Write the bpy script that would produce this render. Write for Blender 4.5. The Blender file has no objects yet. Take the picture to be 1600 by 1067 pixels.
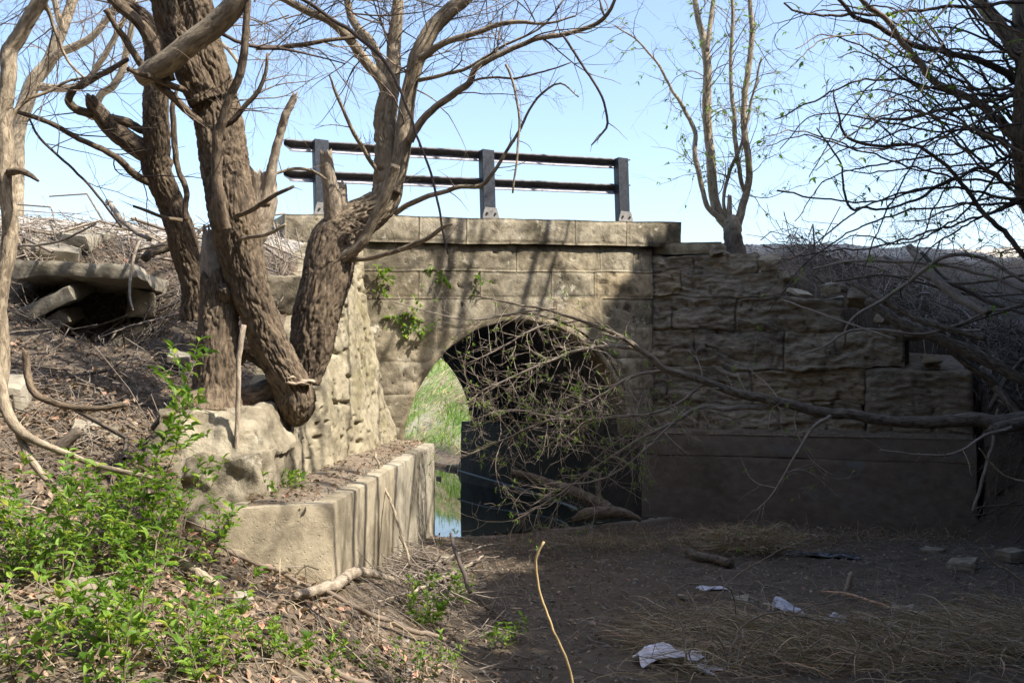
import bpy, math, random
import numpy as np
from mathutils import Vector, Matrix

# ------------------------------------------------------------------ camera, sky, sun, exposure
scene = bpy.context.scene
COL = scene.collection
FPX = 1500.0                                  # focal length in pixels of the 1600 px wide photograph
CAMZ = 1.85
PITCH = math.atan(57.0 / FPX)
cam_d = bpy.data.cameras.new("camera")
cam_d.sensor_width = 36.0
cam_d.lens = FPX / 1600.0 * 36.0
cam_d.clip_start = 0.05
cam_d.clip_end = 2000.0
cam = bpy.data.objects.new("camera", cam_d)
cam.location = (0, 0, CAMZ)
cam.rotation_euler = (math.pi / 2 + PITCH, 0, 0)
COL.objects.link(cam)
scene.camera = cam

SUN_EL = math.radians(50.0)
SUN_AZ = math.atan2(-0.375, 0.927)
SUN = Vector((math.cos(SUN_AZ) * math.cos(SUN_EL), math.sin(SUN_AZ) * math.cos(SUN_EL), math.sin(SUN_EL)))
world = bpy.data.worlds.new("World")
scene.world = world
world.use_nodes = True
wn = world.node_tree.nodes
wl = world.node_tree.links
bg = wn.get("Background") or wn.new("ShaderNodeBackground")
wo = wn.get("World Output") or wn.new("ShaderNodeOutputWorld")
sky = wn.new("ShaderNodeTexSky")
sky.sky_type = 'NISHITA'
sky.sun_disc = False
sky.sun_elevation = SUN_EL
sky.sun_rotation = math.atan2(SUN.x, SUN.y)
sky.air_density = 1.0
sky.dust_density = 2.0
sky.ozone_density = 0.7
wl.new(sky.outputs[0], bg.inputs[0])
bg.inputs[1].default_value = 0.15
wl.new(bg.outputs[0], wo.inputs[0])
sun_d = bpy.data.lights.new("sun", 'SUN')
sun_d.energy = 4.2
sun_d.angle = math.radians(0.53)
sun_d.color = (1.0, 0.93, 0.82)
sun = bpy.data.objects.new("sun", sun_d)
sun.rotation_euler = (-SUN).to_track_quat('-Z', 'Y').to_euler()
sun.location = SUN * 60
COL.objects.link(sun)
scene.view_settings.view_transform = 'Standard'
scene.view_settings.look = 'None'
scene.view_settings.gamma = 1.0
scene.view_settings.use_curve_mapping = False
scene.view_settings.exposure = 1.15
scene.cycles.max_bounces = 6
scene.cycles.transparent_max_bounces = 8

# ------------------------------------------------------------------ numeric helpers
np.seterr(over='ignore')
def nz(a):
    a = np.asarray(a, float)
    return a / (np.linalg.norm(a, axis=-1, keepdims=True) + 1e-12)

def P(px, py, Y):
    """the point on the line of sight of a photograph pixel at distance Y in front of the camera"""
    a = (px - 800.0) / FPX
    b = (533.5 - py) / FPX
    d = (a, math.cos(PITCH) - b * math.sin(PITCH), math.sin(PITCH) + b * math.cos(PITCH))
    k = Y / d[1]
    return np.array((d[0] * k, Y, CAMZ + d[2] * k))

def _hash(ix, iy, iz, seed):
    if True:
        h = (ix.astype(np.uint32) * np.uint32(374761393) + iy.astype(np.uint32) * np.uint32(668265263)
             + iz.astype(np.uint32) * np.uint32(2246822519) + np.uint32((seed * 3266489917) & 0xffffffff))
        h = (h ^ (h >> np.uint32(15))) * np.uint32(2246822519)
        h = (h ^ (h >> np.uint32(13))) * np.uint32(3266489917)
        h = h ^ (h >> np.uint32(16))
    return h.astype(np.float64) / 4294967295.0 * 2 - 1

def vn(Pt, seed=0):
    Pt = np.asarray(Pt, float)
    f = np.floor(Pt)
    t = Pt - f
    t = t * t * (3 - 2 * t)
    i = f.astype(np.int64)
    x, y, z = i[..., 0], i[..., 1], i[..., 2]
    r = 0
    for dx in (0, 1):
        wx = t[..., 0] if dx else 1 - t[..., 0]
        for dy in (0, 1):
            wy = t[..., 1] if dy else 1 - t[..., 1]
            for dz in (0, 1):
                wz = t[..., 2] if dz else 1 - t[..., 2]
                r = r + wx * wy * wz * _hash(x + dx, y + dy, z + dz, seed)
    return r

def fbm(Pt, seed=0, oct=4, gain=0.5):
    Pt = np.asarray(Pt, float)
    r, a, s = 0, 1.0, 0.0
    for o in range(oct):
        r = r + a * vn(Pt * (2.03 ** o) + o * 7.31, seed + o)
        s += a
        a *= gain
    return r / s

def ridge(Pt, seed=0, oct=3):
    r, a, s = 0, 1.0, 0.0
    for o in range(oct):
        r = r + a * (1 - 2 * np.abs(vn(Pt * (2.03 ** o) + o * 3.7, seed + o)))
        s += a
        a *= .5
    return r / s

def sst(a, b, x):
    t = np.clip((x - a) / (b - a), 0, 1)
    return t * t * (3 - 2 * t)

# ------------------------------------------------------------------ mesh builder
class MB:
    """collects vertices, faces and one vector per vertex (texture coordinate), then links them as ONE mesh object"""
    def __init__(self):
        self.V, self.F, self.A, self.n = [], [], [], 0
    def add(self, V, F, A=None):
        V = np.asarray(V, float).reshape(-1, 3)
        if A is None:
            A = V
        self.V.append(V)
        self.A.append(np.asarray(A, float).reshape(-1, 3))
        for f in (F if isinstance(F, (list, tuple)) else [F]):
            f = np.asarray(f, np.int64)
            if f.size:
                self.F.append(f + self.n)
        self.n += len(V)
    def mesh(self, name, mat, origin=(0, 0, 0), smooth=True):
        V = np.concatenate(self.V) - np.asarray(origin, float)
        A = np.concatenate(self.A)
        idx = np.concatenate([f.ravel() for f in self.F])
        tot = np.concatenate([np.full(len(f), f.shape[1]) for f in self.F])
        me = bpy.data.meshes.new(name)
        me.vertices.add(len(V))
        me.vertices.foreach_set("co", V.astype(np.float32).ravel())
        me.loops.add(len(idx))
        me.loops.foreach_set("vertex_index", idx.astype(np.int32))
        me.polygons.add(len(tot))
        me.polygons.foreach_set("loop_start", np.concatenate(([0], np.cumsum(tot)[:-1])).astype(np.int32))
        me.update(calc_edges=True)
        at = me.attributes.new("tc", 'FLOAT_VECTOR', 'POINT')
        at.data.foreach_set("vector", A.astype(np.float32).ravel())
        me.polygons.foreach_set("use_smooth", np.full(len(tot), bool(smooth)))
        if mat:
            me.materials.append(mat)
        me.validate()
        return me
    def build(self, name, mat, parent=None, origin=None, smooth=True):
        if parent is not None:
            o0 = np.array(parent.get("_base", (0, 0, 0)))
        else:
            o0 = np.array(origin if origin is not None else (0, 0, 0))
        me = self.mesh(name, mat, o0, smooth)
        ob = bpy.data.objects.new(name, me)
        COL.objects.link(ob)
        if parent is not None:
            ob.parent = parent
        else:
            ob.location = o0
        ob["_base"] = tuple(float(v) for v in o0)
        return ob

def tag(o, label=None, cat=None, group=None, kind=None):
    if label: o["label"] = label
    if cat:
        o["category"] = cat
        o["kind"] = "thing"
    if group: o["group"] = group
    if kind: o["kind"] = kind
    return o

def thing(name, label, cat, base, group=None):
    o = bpy.data.objects.new(name, None)
    o.empty_display_size = 0.2
    o.location = tuple(float(v) for v in base)
    o["_base"] = tuple(float(v) for v in base)
    COL.objects.link(o)
    return tag(o, label, cat, group)

def smooth_path(pts, rad, step):
    pts = np.asarray(pts, float)
    rad = np.asarray(rad, float)
    n = len(pts)
    if n == 2:
        m = max(2, int(np.linalg.norm(pts[1] - pts[0]) / step) + 1)
        t = np.linspace(0, 1, m)[:, None]
        return pts[0] * (1 - t) + pts[1] * t, rad[0] * (1 - t[:, 0]) + rad[1] * t[:, 0]
    E = np.vstack([2 * pts[0] - pts[1], pts, 2 * pts[-1] - pts[-2]])
    op, orr = [], []
    for i in range(n - 1):
        p0, p1, p2, p3 = E[i], E[i + 1], E[i + 2], E[i + 3]
        m = max(1, int(round(np.linalg.norm(p2 - p1) / step)))
        t = (np.arange(m) / m)[:, None]
        op.append(.5 * ((2 * p1) + (-p0 + p2) * t + (2 * p0 - 5 * p1 + 4 * p2 - p3) * t ** 2 + (-p0 + 3 * p1 - 3 * p2 + p3) * t ** 3))
        tt = t[:, 0]
        orr.append(rad[i] * (1 - tt) + rad[i + 1] * tt)
    op.append(pts[-1:])
    orr.append(rad[-1:])
    return np.vstack(op), np.concatenate(orr)

def ringfaces(n, m):
    i = np.arange(n - 1)[:, None]
    j = np.arange(m)[None, :]
    j2 = (j + 1) % m
    return np.stack([i * m + j, i * m + j2, (i + 1) * m + j2, (i + 1) * m + j], -1).reshape(-1, 4)

def twig(mb, pts, rad, sides=3):
    """cheap tapering tube for thin twigs"""
    pts = np.asarray(pts, float)
    n = len(pts)
    t = np.gradient(pts, axis=0)
    t /= (np.linalg.norm(t, axis=1, keepdims=True) + 1e-9)
    d = pts[-1] - pts[0]
    ref = np.zeros(3)
    ref[int(np.argmin(np.abs(d)))] = 1
    b = np.cross(t, ref)
    b /= (np.linalg.norm(b, axis=1, keepdims=True) + 1e-9)
    c = np.cross(t, b)
    a = np.arange(sides) * (2 * math.pi / sides)
    rad = np.asarray(rad, float)
    off = b[:, None, :] * np.cos(a)[None, :, None] + c[:, None, :] * np.sin(a)[None, :, None]
    V = pts[:, None, :] + off * rad[:, None, None]
    s = np.concatenate(([0], np.cumsum(np.linalg.norm(np.diff(pts, axis=0), axis=1))))
    A = np.empty((n, sides, 3))
    A[:, :, 0] = np.cos(a)[None] * rad[:, None]
    A[:, :, 1] = np.sin(a)[None] * rad[:, None]
    A[:, :, 2] = s[:, None] + pts[0].sum()
    mb.add(V, ringfaces(n, sides), A)

def tube(mb, pts, rad, sides=24, step=0.03, bark=0.0, lump=0.0, seed=0, jag=0.0, cap=True, bf=1.0, flare=0.0, kink=0.0):
    """limb with parallel-transport frames, bark furrows as real relief, optional broken top"""
    pts, rad = smooth_path(pts, rad, step)
    n = len(pts)
    if kink:                                   # natural crookedness
        sl = np.concatenate(([0], np.cumsum(np.linalg.norm(np.diff(pts, axis=0), axis=1))))
        rk = rad.mean() + .004
        q = np.stack([sl / (rk * 9), 0 * sl + seed * 1.37, 0 * sl], -1)
        env = np.minimum(1, np.minimum(sl, sl[-1] - sl) / (rk * 6 + 1e-6))[:, None]
        pts = pts + np.stack([fbm(q + 9.1 * k, 700 + k, 3) for k in range(3)], -1) * (rad + .003)[:, None] * kink * env
    t = nz(np.gradient(pts, axis=0))
    ref = np.array((0., 0, 1)) if abs(t[0][2]) < .8 else np.array((1., 0, 0))
    b = np.empty((n, 3))
    b[0] = nz(np.cross(t[0], ref))
    for i in range(1, n):
        v = b[i - 1] - t[i] * np.dot(b[i - 1], t[i])
        b[i] = v / (np.linalg.norm(v) + 1e-12)
    c = np.cross(t, b)
    a = np.arange(sides) * (2 * math.pi / sides)
    s = np.concatenate(([0], np.cumsum(np.linalg.norm(np.diff(pts, axis=0), axis=1))))
    ca, sa = np.cos(a)[None], np.sin(a)[None]
    A = np.stack([ca * rad[:, None], sa * rad[:, None], np.repeat(s[:, None], sides, 1)], -1)
    A = A + np.array((seed * 1.7, seed * .9, 0))
    r = np.repeat(rad[:, None], sides, 1)
    if lump:
        r = r * (1 + lump * fbm(A * np.array((5, 5, 2.0)), seed + 3, 3))
    if flare:
        r = r * (1 + flare * np.exp(-s / .18)[:, None] * (1 + .5 * np.sin(a * 5 + seed)[None]))
    if bark:
        w = A * np.array((1, 1, 0.21)) + .03 * np.stack([fbm(A * 7, 41, 2), fbm(A * 7, 42, 2), 0 * r], -1)
        c1 = np.clip(np.abs(vn(w * 42 * bf, seed + 9)) * 3.0, 0, 1)
        c2 = np.clip(np.abs(vn(w * np.array((1, 1, 1.6)) * 85 * bf, seed + 10)) * 2.6, 0, 1)
        fine = fbm(A * np.array((70, 70, 22.)) * bf, seed + 12, 2)
        r = r + bark * (1.1 * c1 + .6 * c2 - 1.25) + bark * .3 * fine
    off = b[:, None, :] * ca[..., None] + c[:, None, :] * sa[..., None]
    V = pts[:, None, :] + off * r[..., None]
    if jag:
        jn = vn(np.stack([np.cos(a) * 2.2, np.sin(a) * 2.2, np.full(sides, seed * 1.3)], -1), seed) * .6 + \
             vn(np.stack([np.cos(a) * 6, np.sin(a) * 6, np.full(sides, seed * .7)], -1), seed + 1) * .5
        k = max(2, int(jag / step))
        for q in range(k):
            i = n - 1 - q
            if i > 1:
                V[i] += t[i] * (jn * jag * (1 - q / k))[:, None]
    F = [ringfaces(n, sides)]
    Vf, Af = V.reshape(-1, 3), A.reshape(-1, 3)
    if cap:
        top = pts[-1] - t[-1] * (jag * .5)
        bot = pts[0]
        Vf = np.vstack([Vf, bot, top])
        Af = np.vstack([Af, A[0, 0] * 0, A[-1, 0] * 0 + A[-1].mean(0)])
        j = np.arange(sides)
        j2 = (j + 1) % sides
        F.append(np.stack([j2, j, np.full(sides, n * sides)], -1))
        F.append(np.stack([(n - 1) * sides + j, (n - 1) * sides + j2, np.full(sides, n * sides + 1)], -1))
    mb.add(Vf, F, Af)
    return pts, rad

def gridfaces(n, m):
    i = np.arange(n - 1)[:, None]
    j = np.arange(m - 1)[None, :]
    return np.stack([i * m + j, (i + 1) * m + j, (i + 1) * m + j + 1, i * m + j + 1], -1).reshape(-1, 4)

def rockbox(mb, C, res=0.05, amp=0.012, freq=6.0, seed=0, big=0.0, faces=(0, 1, 2, 3, 4, 5)):
    """hexahedron from eight corners (bottom ring then top ring, counter-clockwise from above) broken up by 3D noise"""
    C = np.asarray(C, float)
    quads = [(0, 1, 5, 4), (1, 2, 6, 5), (2, 3, 7, 6), (3, 0, 4, 7), (4, 5, 6, 7), (3, 2, 1, 0)]
    cen = C.mean(0)
    for qi in faces:
        a, b, c, d = (C[k] for k in quads[qi])
        n = max(2, int(max(np.linalg.norm(b - a), np.linalg.norm(c - d)) / res) + 1)
        m = max(2, int(max(np.linalg.norm(d - a), np.linalg.norm(c - b)) / res) + 1)
        s = np.linspace(0, 1, n)[:, None, None]
        t = np.linspace(0, 1, m)[None, :, None]
        V = a * (1 - s) * (1 - t) + b * s * (1 - t) + c * s * t + d * (1 - s) * t
        V = V.reshape(-1, 3)
        D = np.stack([fbm(V * freq + 11 * k, seed + 5 * k, 4) for k in range(3)], -1)
        W = V + D * amp * 2
        if big:
            W = W + np.stack([fbm(V * freq * .22 + 31 * k, seed + 50 + 5 * k, 2) for k in range(3)], -1) * big * 2
        # round the arrises a little
        sx = np.minimum(s, 1 - s) * np.linalg.norm(b - a) + 0 * t
        tx = np.minimum(t, 1 - t) * np.linalg.norm(d - a) + 0 * s
        ed = np.minimum(sx, tx).reshape(-1, 1)
        W = W + nz(cen - W) * (0.012 * np.exp(-ed / 0.012))
        mb.add(W, gridfaces(n, m), V)

# ------------------------------------------------------------------ materials
def new_mat(name):
    m = bpy.data.materials.new(name)
    m.use_nodes = True
    nt = m.node_tree
    return m, nt, nt.nodes["Principled BSDF"]

def N(nt, typ, **kw):
    n = nt.nodes.new(typ)
    for k, v in kw.items():
        if k.startswith("i_"):
            key = k[2:]
            n.inputs[int(key) if key.isdigit() else key.replace("_", " ")].default_value = v
        else:
            setattr(n, k, v)
    return n

def ramp(nt, fac, stops, interp='LINEAR'):
    r = nt.nodes.new("ShaderNodeValToRGB")
    r.color_ramp.interpolation = interp
    e = r.color_ramp.elements
    while len(e) < len(stops):
        e.new(0.5)
    for q, (p, c) in zip(e, stops):
        q.position = p
        q.color = (*c, 1) if len(c) == 3 else c
    nt.links.new(fac, r.inputs[0])
    return r.outputs[0]

def coords(nt, kind, scale=(1, 1, 1)):
    if kind == 'tc':
        a = N(nt, "ShaderNodeAttribute", attribute_name="tc").outputs["Vector"]
    else:
        a = N(nt, "ShaderNodeNewGeometry").outputs["Position"]
    mp = N(nt, "ShaderNodeMapping")
    mp.inputs["Scale"].default_value = scale
    nt.links.new(a, mp.inputs[0])
    return mp.outputs[0]

def noise(nt, vec, scale, detail=6, rough=.6, dist=0.0, out=0):
    n = N(nt, "ShaderNodeTexNoise")
    n.inputs["Scale"].default_value = scale
    n.inputs["Detail"].default_value = detail
    n.inputs["Roughness"].default_value = rough
    n.inputs["Distortion"].default_value = dist
    nt.links.new(vec, n.inputs["Vector"])
    return n.outputs[out]

def mix(nt, fac, a, b, mode='MIX'):
    m = N(nt, "ShaderNodeMix", data_type='RGBA', blend_type=mode)
    for sock, v in ((m.inputs[0], fac), (m.inputs[6], a), (m.inputs[7], b)):
        if hasattr(v, "links"):
            nt.links.new(v, sock)
        elif isinstance(v, (int, float)):
            sock.default_value = v
        else:
            sock.default_value = (*v, 1)
    return m.outputs[2]

def bump(nt, bsdf, hts, dist=0.01):
    prev = None
    for h, s, d in hts:
        b = N(nt, "ShaderNodeBump")
        b.inputs["Strength"].default_value = s
        b.inputs["Distance"].default_value = d
        nt.links.new(h, b.inputs["Height"])
        if prev is not None:
            nt.links.new(prev, b.inputs["Normal"])
        prev = b.outputs[0]
    nt.links.new(prev, bsdf.inputs["Normal"])

def rocky(name, stops, patch, patch_lo=.5, patch_hi=.7, scale=9, patch_scale=1.3, rough=.92, bs=.6, bd=.02, stretch=(1, 1, 1), spots=None, pits=0.0):
    m, nt, B = new_mat(name)
    v = coords(nt, 'pos', stretch)
    n1 = noise(nt, v, scale, 9, .65, .3)
    n2 = noise(nt, v, patch_scale, 5, .6, .6)
    c = ramp(nt, n1, stops)
    mk = ramp(nt, n2, [(patch_lo, (0, 0, 0)), (patch_hi, (1, 1, 1))])
    c = mix(nt, mk, c, patch, 'MULTIPLY')
    oi = N(nt, "ShaderNodeObjectInfo")
    c = mix(nt, 1.0, c, ramp(nt, oi.outputs["Random"], [(0, (.78, .76, .74)), (.5, (1, 1, 1)), (1, (1.0, .93, .82))]), 'MULTIPLY')
    if spots:
        n4 = noise(nt, v, patch_scale * 2.7, 4, .7, .2)
        mk2 = ramp(nt, n4, [(.6, (0, 0, 0)), (.68, (1, 1, 1))])
        c = mix(nt, mk2, c, spots)
    nt.links.new(c, B.inputs["Base Color"])
    B.inputs["Roughness"].default_value = rough
    n3 = noise(nt, v, scale * 6, 6, .7)
    hs = [(n1, bs, bd), (n3, bs * .7, bd * .3)]
    if pits:
        vo = N(nt, "ShaderNodeTexVoronoi")
        vo.inputs["Scale"].default_value = 26
        nt.links.new(v, vo.inputs["Vector"])
        pm = ramp(nt, vo.outputs["Distance"], [(.08, (0, 0, 0)), (.2, (1, 1, 1))])
        hs.append((pm, pits, .012))
    bump(nt, B, hs)
    return m

def barkmat(name, dark, light, streak=1.0, bs=.7, sc=1.0, patch=None, fade=None):
    m, nt, B = new_mat(name)
    v = coords(nt, 'tc', (1, 1, .34))
    v2 = coords(nt, 'tc', (1, 1, .7))
    n1 = noise(nt, v, 38 * sc, 7, .65, .6)
    n2 = noise(nt, v2, 5, 5, .6, .4)
    c = ramp(nt, n1, [(.40, dark), (.60, light)])
    if patch:
        c = mix(nt, ramp(nt, n2, [(.5, (0, 0, 0)), (.66, (1, 1, 1))]), c, patch)
    else:
        c = mix(nt, .4, c, ramp(nt, n2, [(.3, dark), (.7, light)]))
    if fade:                                   # rough bark low down gives way to smooth pale bark higher up
        s0, s1, d2, l2 = fade
        sp = N(nt, "ShaderNodeSeparateXYZ")
        nt.links.new(N(nt, "ShaderNodeAttribute", attribute_name="tc").outputs["Vector"], sp.inputs[0])
        ad = N(nt, "ShaderNodeMath", operation='MULTIPLY_ADD')
        nt.links.new(n2, ad.inputs[0]); ad.inputs[1].default_value = 1.2
        nt.links.new(sp.outputs[2], ad.inputs[2])
        mr = N(nt, "ShaderNodeMapRange")
        mr.inputs[1].default_value = s0 + .6; mr.inputs[2].default_value = s1 + .6
        nt.links.new(ad.outputs[0], mr.inputs[0])
        c = mix(nt, mr.outputs[0], c, ramp(nt, n1, [(.3, d2), (.65, l2)]))
    nt.links.new(c, B.inputs["Base Color"])
    B.inputs["Roughness"].default_value = .93
    bump(nt, B, [(n1, bs, .012), (noise(nt, v, 140 * sc, 4, .6), bs * .6, .003)])
    return m

def leafmat(name, c1, c2, trans=.35):
    m, nt, B = new_mat(name)
    a = N(nt, "ShaderNodeAttribute", attribute_name="tc")
    sp = N(nt, "ShaderNodeSeparateXYZ")
    nt.links.new(a.outputs["Vector"], sp.inputs[0])
    c = ramp(nt, sp.outputs[0], [(0.0, c1), (.55, tuple(x * .55 + y * .45 for x, y in zip(c1, c2))), (.9, c2), (1.0, (min(1, c2[0] * 1.35), c2[1] * .95, c2[2] * .9))])
    nt.links.new(c, B.inputs["Base Color"])
    B.inputs["Roughness"].default_value = .5
    B.inputs["Specular IOR Level"].default_value = .3
    if trans:
        tr = N(nt, "ShaderNodeBsdfTranslucent")
        cc = mix(nt, .5, c, (c2[0] * 1.3, c2[1] * 1.3, c2[2] * .6))
        nt.links.new(cc, tr.inputs[0])
        ms = N(nt, "ShaderNodeMixShader")
        ms.inputs[0].default_value = trans
        nt.links.new(B.outputs[0], ms.inputs[1])
        nt.links.new(tr.outputs[0], ms.inputs[2])
        nt.links.new(ms.outputs[0], nt.nodes["Material Output"].inputs[0])
    return m

def plain(name, col, rough=.7, metal=0.0, var=.25, scale=20, bs=.2, spec=None):
    m, nt, B = new_mat(name)
    v = coords(nt, 'pos')
    n1 = noise(nt, v, scale, 6, .65)
    lo = tuple(x * (1 - var) for x in col)
    hi = tuple(min(1, x * (1 + var)) for x in col)
    nt.links.new(ramp(nt, n1, [(.3, lo), (.7, hi)]), B.inputs["Base Color"])
    B.inputs["Roughness"].default_value = rough
    B.inputs["Metallic"].default_value = metal
    if bs:
        bump(nt, B, [(n1, bs, .006)])
    return m

M = {}
M['stone'] = rocky("weathered_limestone", [(.25, (.12, .10, .072)), (.42, (.26, .225, .158)), (.62, (.42, .372, .275)), (.8, (.25, .22, .16))],
                   (.38, .37, .34), .44, .64, scale=7, patch_scale=1.4, bs=.8, bd=.035, spots=(.42, .385, .30), pits=.25)
M['wing_stone'] = rocky("dark_rock_faced_sandstone", [(.25, (.13, .108, .08)), (.45, (.26, .22, .162)), (.65, (.42, .36, .27)), (.85, (.23, .195, .15))],
                        (.45, .45, .44), scale=9, patch_scale=1.0, bs=.9, bd=.045, stretch=(1, 1, 2.6))
M['parge'] = rocky("eroded_parged_stone", [(.25, (.18, .158, .108)), (.5, (.315, .28, .20)), (.75, (.42, .375, .275))],
                   (.6, .60, .46), scale=6, patch_scale=1.5, bs=1.0, bd=.035, pits=.5)
M['mortar'] = rocky("dark_mortar", [(.3, (.07, .055, .04)), (.7, (.15, .125, .09))], (.6, .6, .6), scale=14, bs=.6)
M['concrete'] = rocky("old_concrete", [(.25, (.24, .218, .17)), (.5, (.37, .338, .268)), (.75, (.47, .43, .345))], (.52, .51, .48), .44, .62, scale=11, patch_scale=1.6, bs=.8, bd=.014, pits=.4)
M['dark_concrete'] = rocky("shaded_footing_concrete", [(.25, (.115, .09, .068)), (.5, (.165, .13, .10)), (.75, (.215, .172, .132))], (.5, .48, .46), scale=8, patch_scale=.7,
                           bs=.4, bd=.012, spots=(.15, .15, .14), stretch=(1, 1, 1.6))  # footing concrete darkened in colour for the shade on the right
M['shade_concrete'] = rocky("shade_dark_concrete", [(.3, (.03, .027, .023)), (.7, (.065, .057, .048))], (.6, .6, .6), scale=7, bs=.4)  # shade inside the culvert put into a near-black concrete colour
M['arch_concrete'] = rocky("pale_arch_lining", [(.3, (.22, .20, .16)), (.6, (.34, .31, .255)), (.8, (.42, .39, .33))], (.5, .5, .5), scale=8, patch_scale=2.0, bs=.4, bd=.012)
M['slab'] = rocky("grey_slab_stone", [(.25, (.20, .18, .14)), (.5, (.33, .30, .235)), (.75, (.42, .38, .30))], (.6, .58, .52), scale=8, patch_scale=2, bs=.7, bd=.02)
M['corr'] = plain("corrugated_steel", (.10, .10, .105), .55, .6, .5, 6, .2)
M['steel'] = plain("mottled_galvanised_steel", (.035, .042, .056), .55, .35, .55, 28, .25)
M['rail'] = plain("shaded_rail_steel", (.17, .165, .175), .75, .0, .35, 18, .2)  # steel colour darkened to deepen the shade under the flange
M['rail_sunlit'] = plain("sunlit_rail_strip", (.40, .39, .43), .6, .1, .35, 14, .15)  # lighter steel painting the sunlit lower strip of the rail
M['plate'] = plain("grey_base_plate", (.25, .24, .23), .7, .2, .35, 22, .3)
M['dark'] = plain("black_rubber", (.02, .02, .022), .6)
M['bark'] = barkmat("furrowed_brown_bark", (.035, .024, .016), (.25, .188, .125), bs=1.4)
M['bark_fade'] = barkmat("furrowed_to_tan_bark", (.035, .024, .016), (.26, .195, .13), bs=1.4, fade=(1.05, 1.75, (.20, .155, .105), (.42, .345, .245)))
M['bark_fade_low'] = barkmat("dark_butt_to_pale_bark", (.05, .038, .028), (.16, .125, .09), fade=(.25, .7, (.19, .15, .11), (.40, .335, .25)))
M['bark_light'] = barkmat("tan_smooth_bark", (.17, .13, .088), (.44, .362, .255), bs=1.0, patch=(.25, .205, .145))
M['bark_pale'] = barkmat("weathered_bare_wood", (.20, .155, .11), (.50, .42, .32), bs=.8, sc=1.3)
M['twig'] = barkmat("thin_twig_bark", (.13, .10, .075), (.27, .21, .155), bs=.2)
M['twig_dark'] = barkmat("dark_twig_bark", (.05, .038, .032), (.13, .10, .085), bs=.2)
M['twig_grey'] = barkmat("grey_dead_twigs", (.15, .125, .10), (.34, .285, .23), bs=.2)
M['twig_pale'] = barkmat("pale_twig_bark", (.22, .175, .14), (.46, .385, .31), bs=.2)
M['log_grey'] = barkmat("grey_rotten_log", (.06, .048, .036), (.20, .16, .12), bs=1.2, patch=(.10, .08, .06))
M['yellow_stick'] = barkmat("yellow_stick", (.40, .29, .13), (.58, .45, .24), bs=.3)
M['leaf'] = leafmat("fresh_green_leaf", (.05, .13, .012), (.27, .43, .065), .45)
M['bud'] = leafmat("pale_spring_bud_leaf", (.12, .22, .03), (.24, .38, .07), .45)
M['dark_leaf'] = leafmat("dark_evergreen_leaf", (.012, .03, .008), (.03, .06, .015), .1)
M['dead_leaf'] = leafmat("dead_brown_leaf", (.10, .066, .042), (.40, .30, .215), .15)
M['straw'] = leafmat("dry_straw", (.15, .11, .065), (.50, .41, .27), .15)
M['grass'] = leafmat("green_grass", (.08, .17, .02), (.22, .33, .06), .35)
M['fungus'] = plain("bracket_fungus", (.38, .30, .22), .85, 0, .4, 40, .4)
M['cloth'] = plain("dirty_white_cloth", (.75, .74, .80), .9, 0, .08, 12, .1)
M['paper'] = plain("pale_litter", (.45, .46, .52), .8, 0, .2, 12, .1)
M['sheet'] = plain("wet_black_plastic", (.035, .04, .05), .25, 0, .4, 10, .4)
M['soil'] = rocky("ledge_soil", [(.25, (.13, .10, .07)), (.5, (.24, .19, .135)), (.75, (.34, .28, .20))], (.6, .55, .5), scale=22, patch_scale=3, bs=1.0, bd=.03)
M['pebble'] = rocky("grey_pebble", [(.3, (.16, .145, .12)), (.7, (.36, .33, .28))], (.7, .7, .7), scale=14, bs=.4)
M['gravel_pebble'] = rocky("pale_gravel", [(.3, (.27, .255, .235)), (.7, (.52, .49, .44))], (.75, .75, .75), scale=14, bs=.4)

def ground_mat():
    m, nt, B = new_mat("ground_litter_mud_gravel_grass")
    v = coords(nt, 'pos')
    a = N(nt, "ShaderNodeAttribute", attribute_name="tc")
    sp = N(nt, "ShaderNodeSeparateXYZ")
    nt.links.new(a.outputs["Vector"], sp.inputs[0])
    nf = noise(nt, v, 30, 8, .7, .4)
    nm = noise(nt, v, 5, 6, .6, .4)
    litter = ramp(nt, nf, [(.25, (.045, .034, .024)), (.5, (.13, .10, .07)), (.75, (.28, .22, .16))])
    mud = ramp(nt, nm, [(.25, (.048, .034, .022)), (.55, (.095, .07, .046)), (.8, (.14, .105, .07))])
    mud = mix(nt, ramp(nt, nf, [(.62, (0, 0, 0)), (.7, (1, 1, 1))]), mud, (.13, .11, .085))
    grav = ramp(nt, noise(nt, v, 60, 4, .8), [(.3, (.2, .185, .165)), (.5, (.40, .375, .335)), (.7, (.55, .52, .47))])
    gr = ramp(nt, noise(nt, v, 1.1, 8, .7, .5), [(.40, (.46, .41, .28)), (.5, (.32, .36, .13)), (.6, (.15, .27, .045))])
    c = mix(nt, sp.outputs[0], litter, mud)
    c = mix(nt, sp.outputs[1], c, grav)
    c = mix(nt, sp.outputs[2], c, gr)
    nt.links.new(c, B.inputs["Base Color"])
    B.inputs["Roughness"].default_value = .9
    bump(nt, B, [(nm, .6, .05), (nf, .9, .02)])
    return m
M['ground'] = ground_mat()

def water_mat():
    m, nt, B = new_mat("still_creek_water")
    B.inputs["Base Color"].default_value = (.03, .035, .028, 1)
    B.inputs["Roughness"].default_value = .03
    B.inputs["Specular IOR Level"].default_value = .8
    v = coords(nt, 'pos')
    bump(nt, B, [(noise(nt, v, 9, 2, .5), .02, .01)])
    return m
M['water'] = water_mat()

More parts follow.
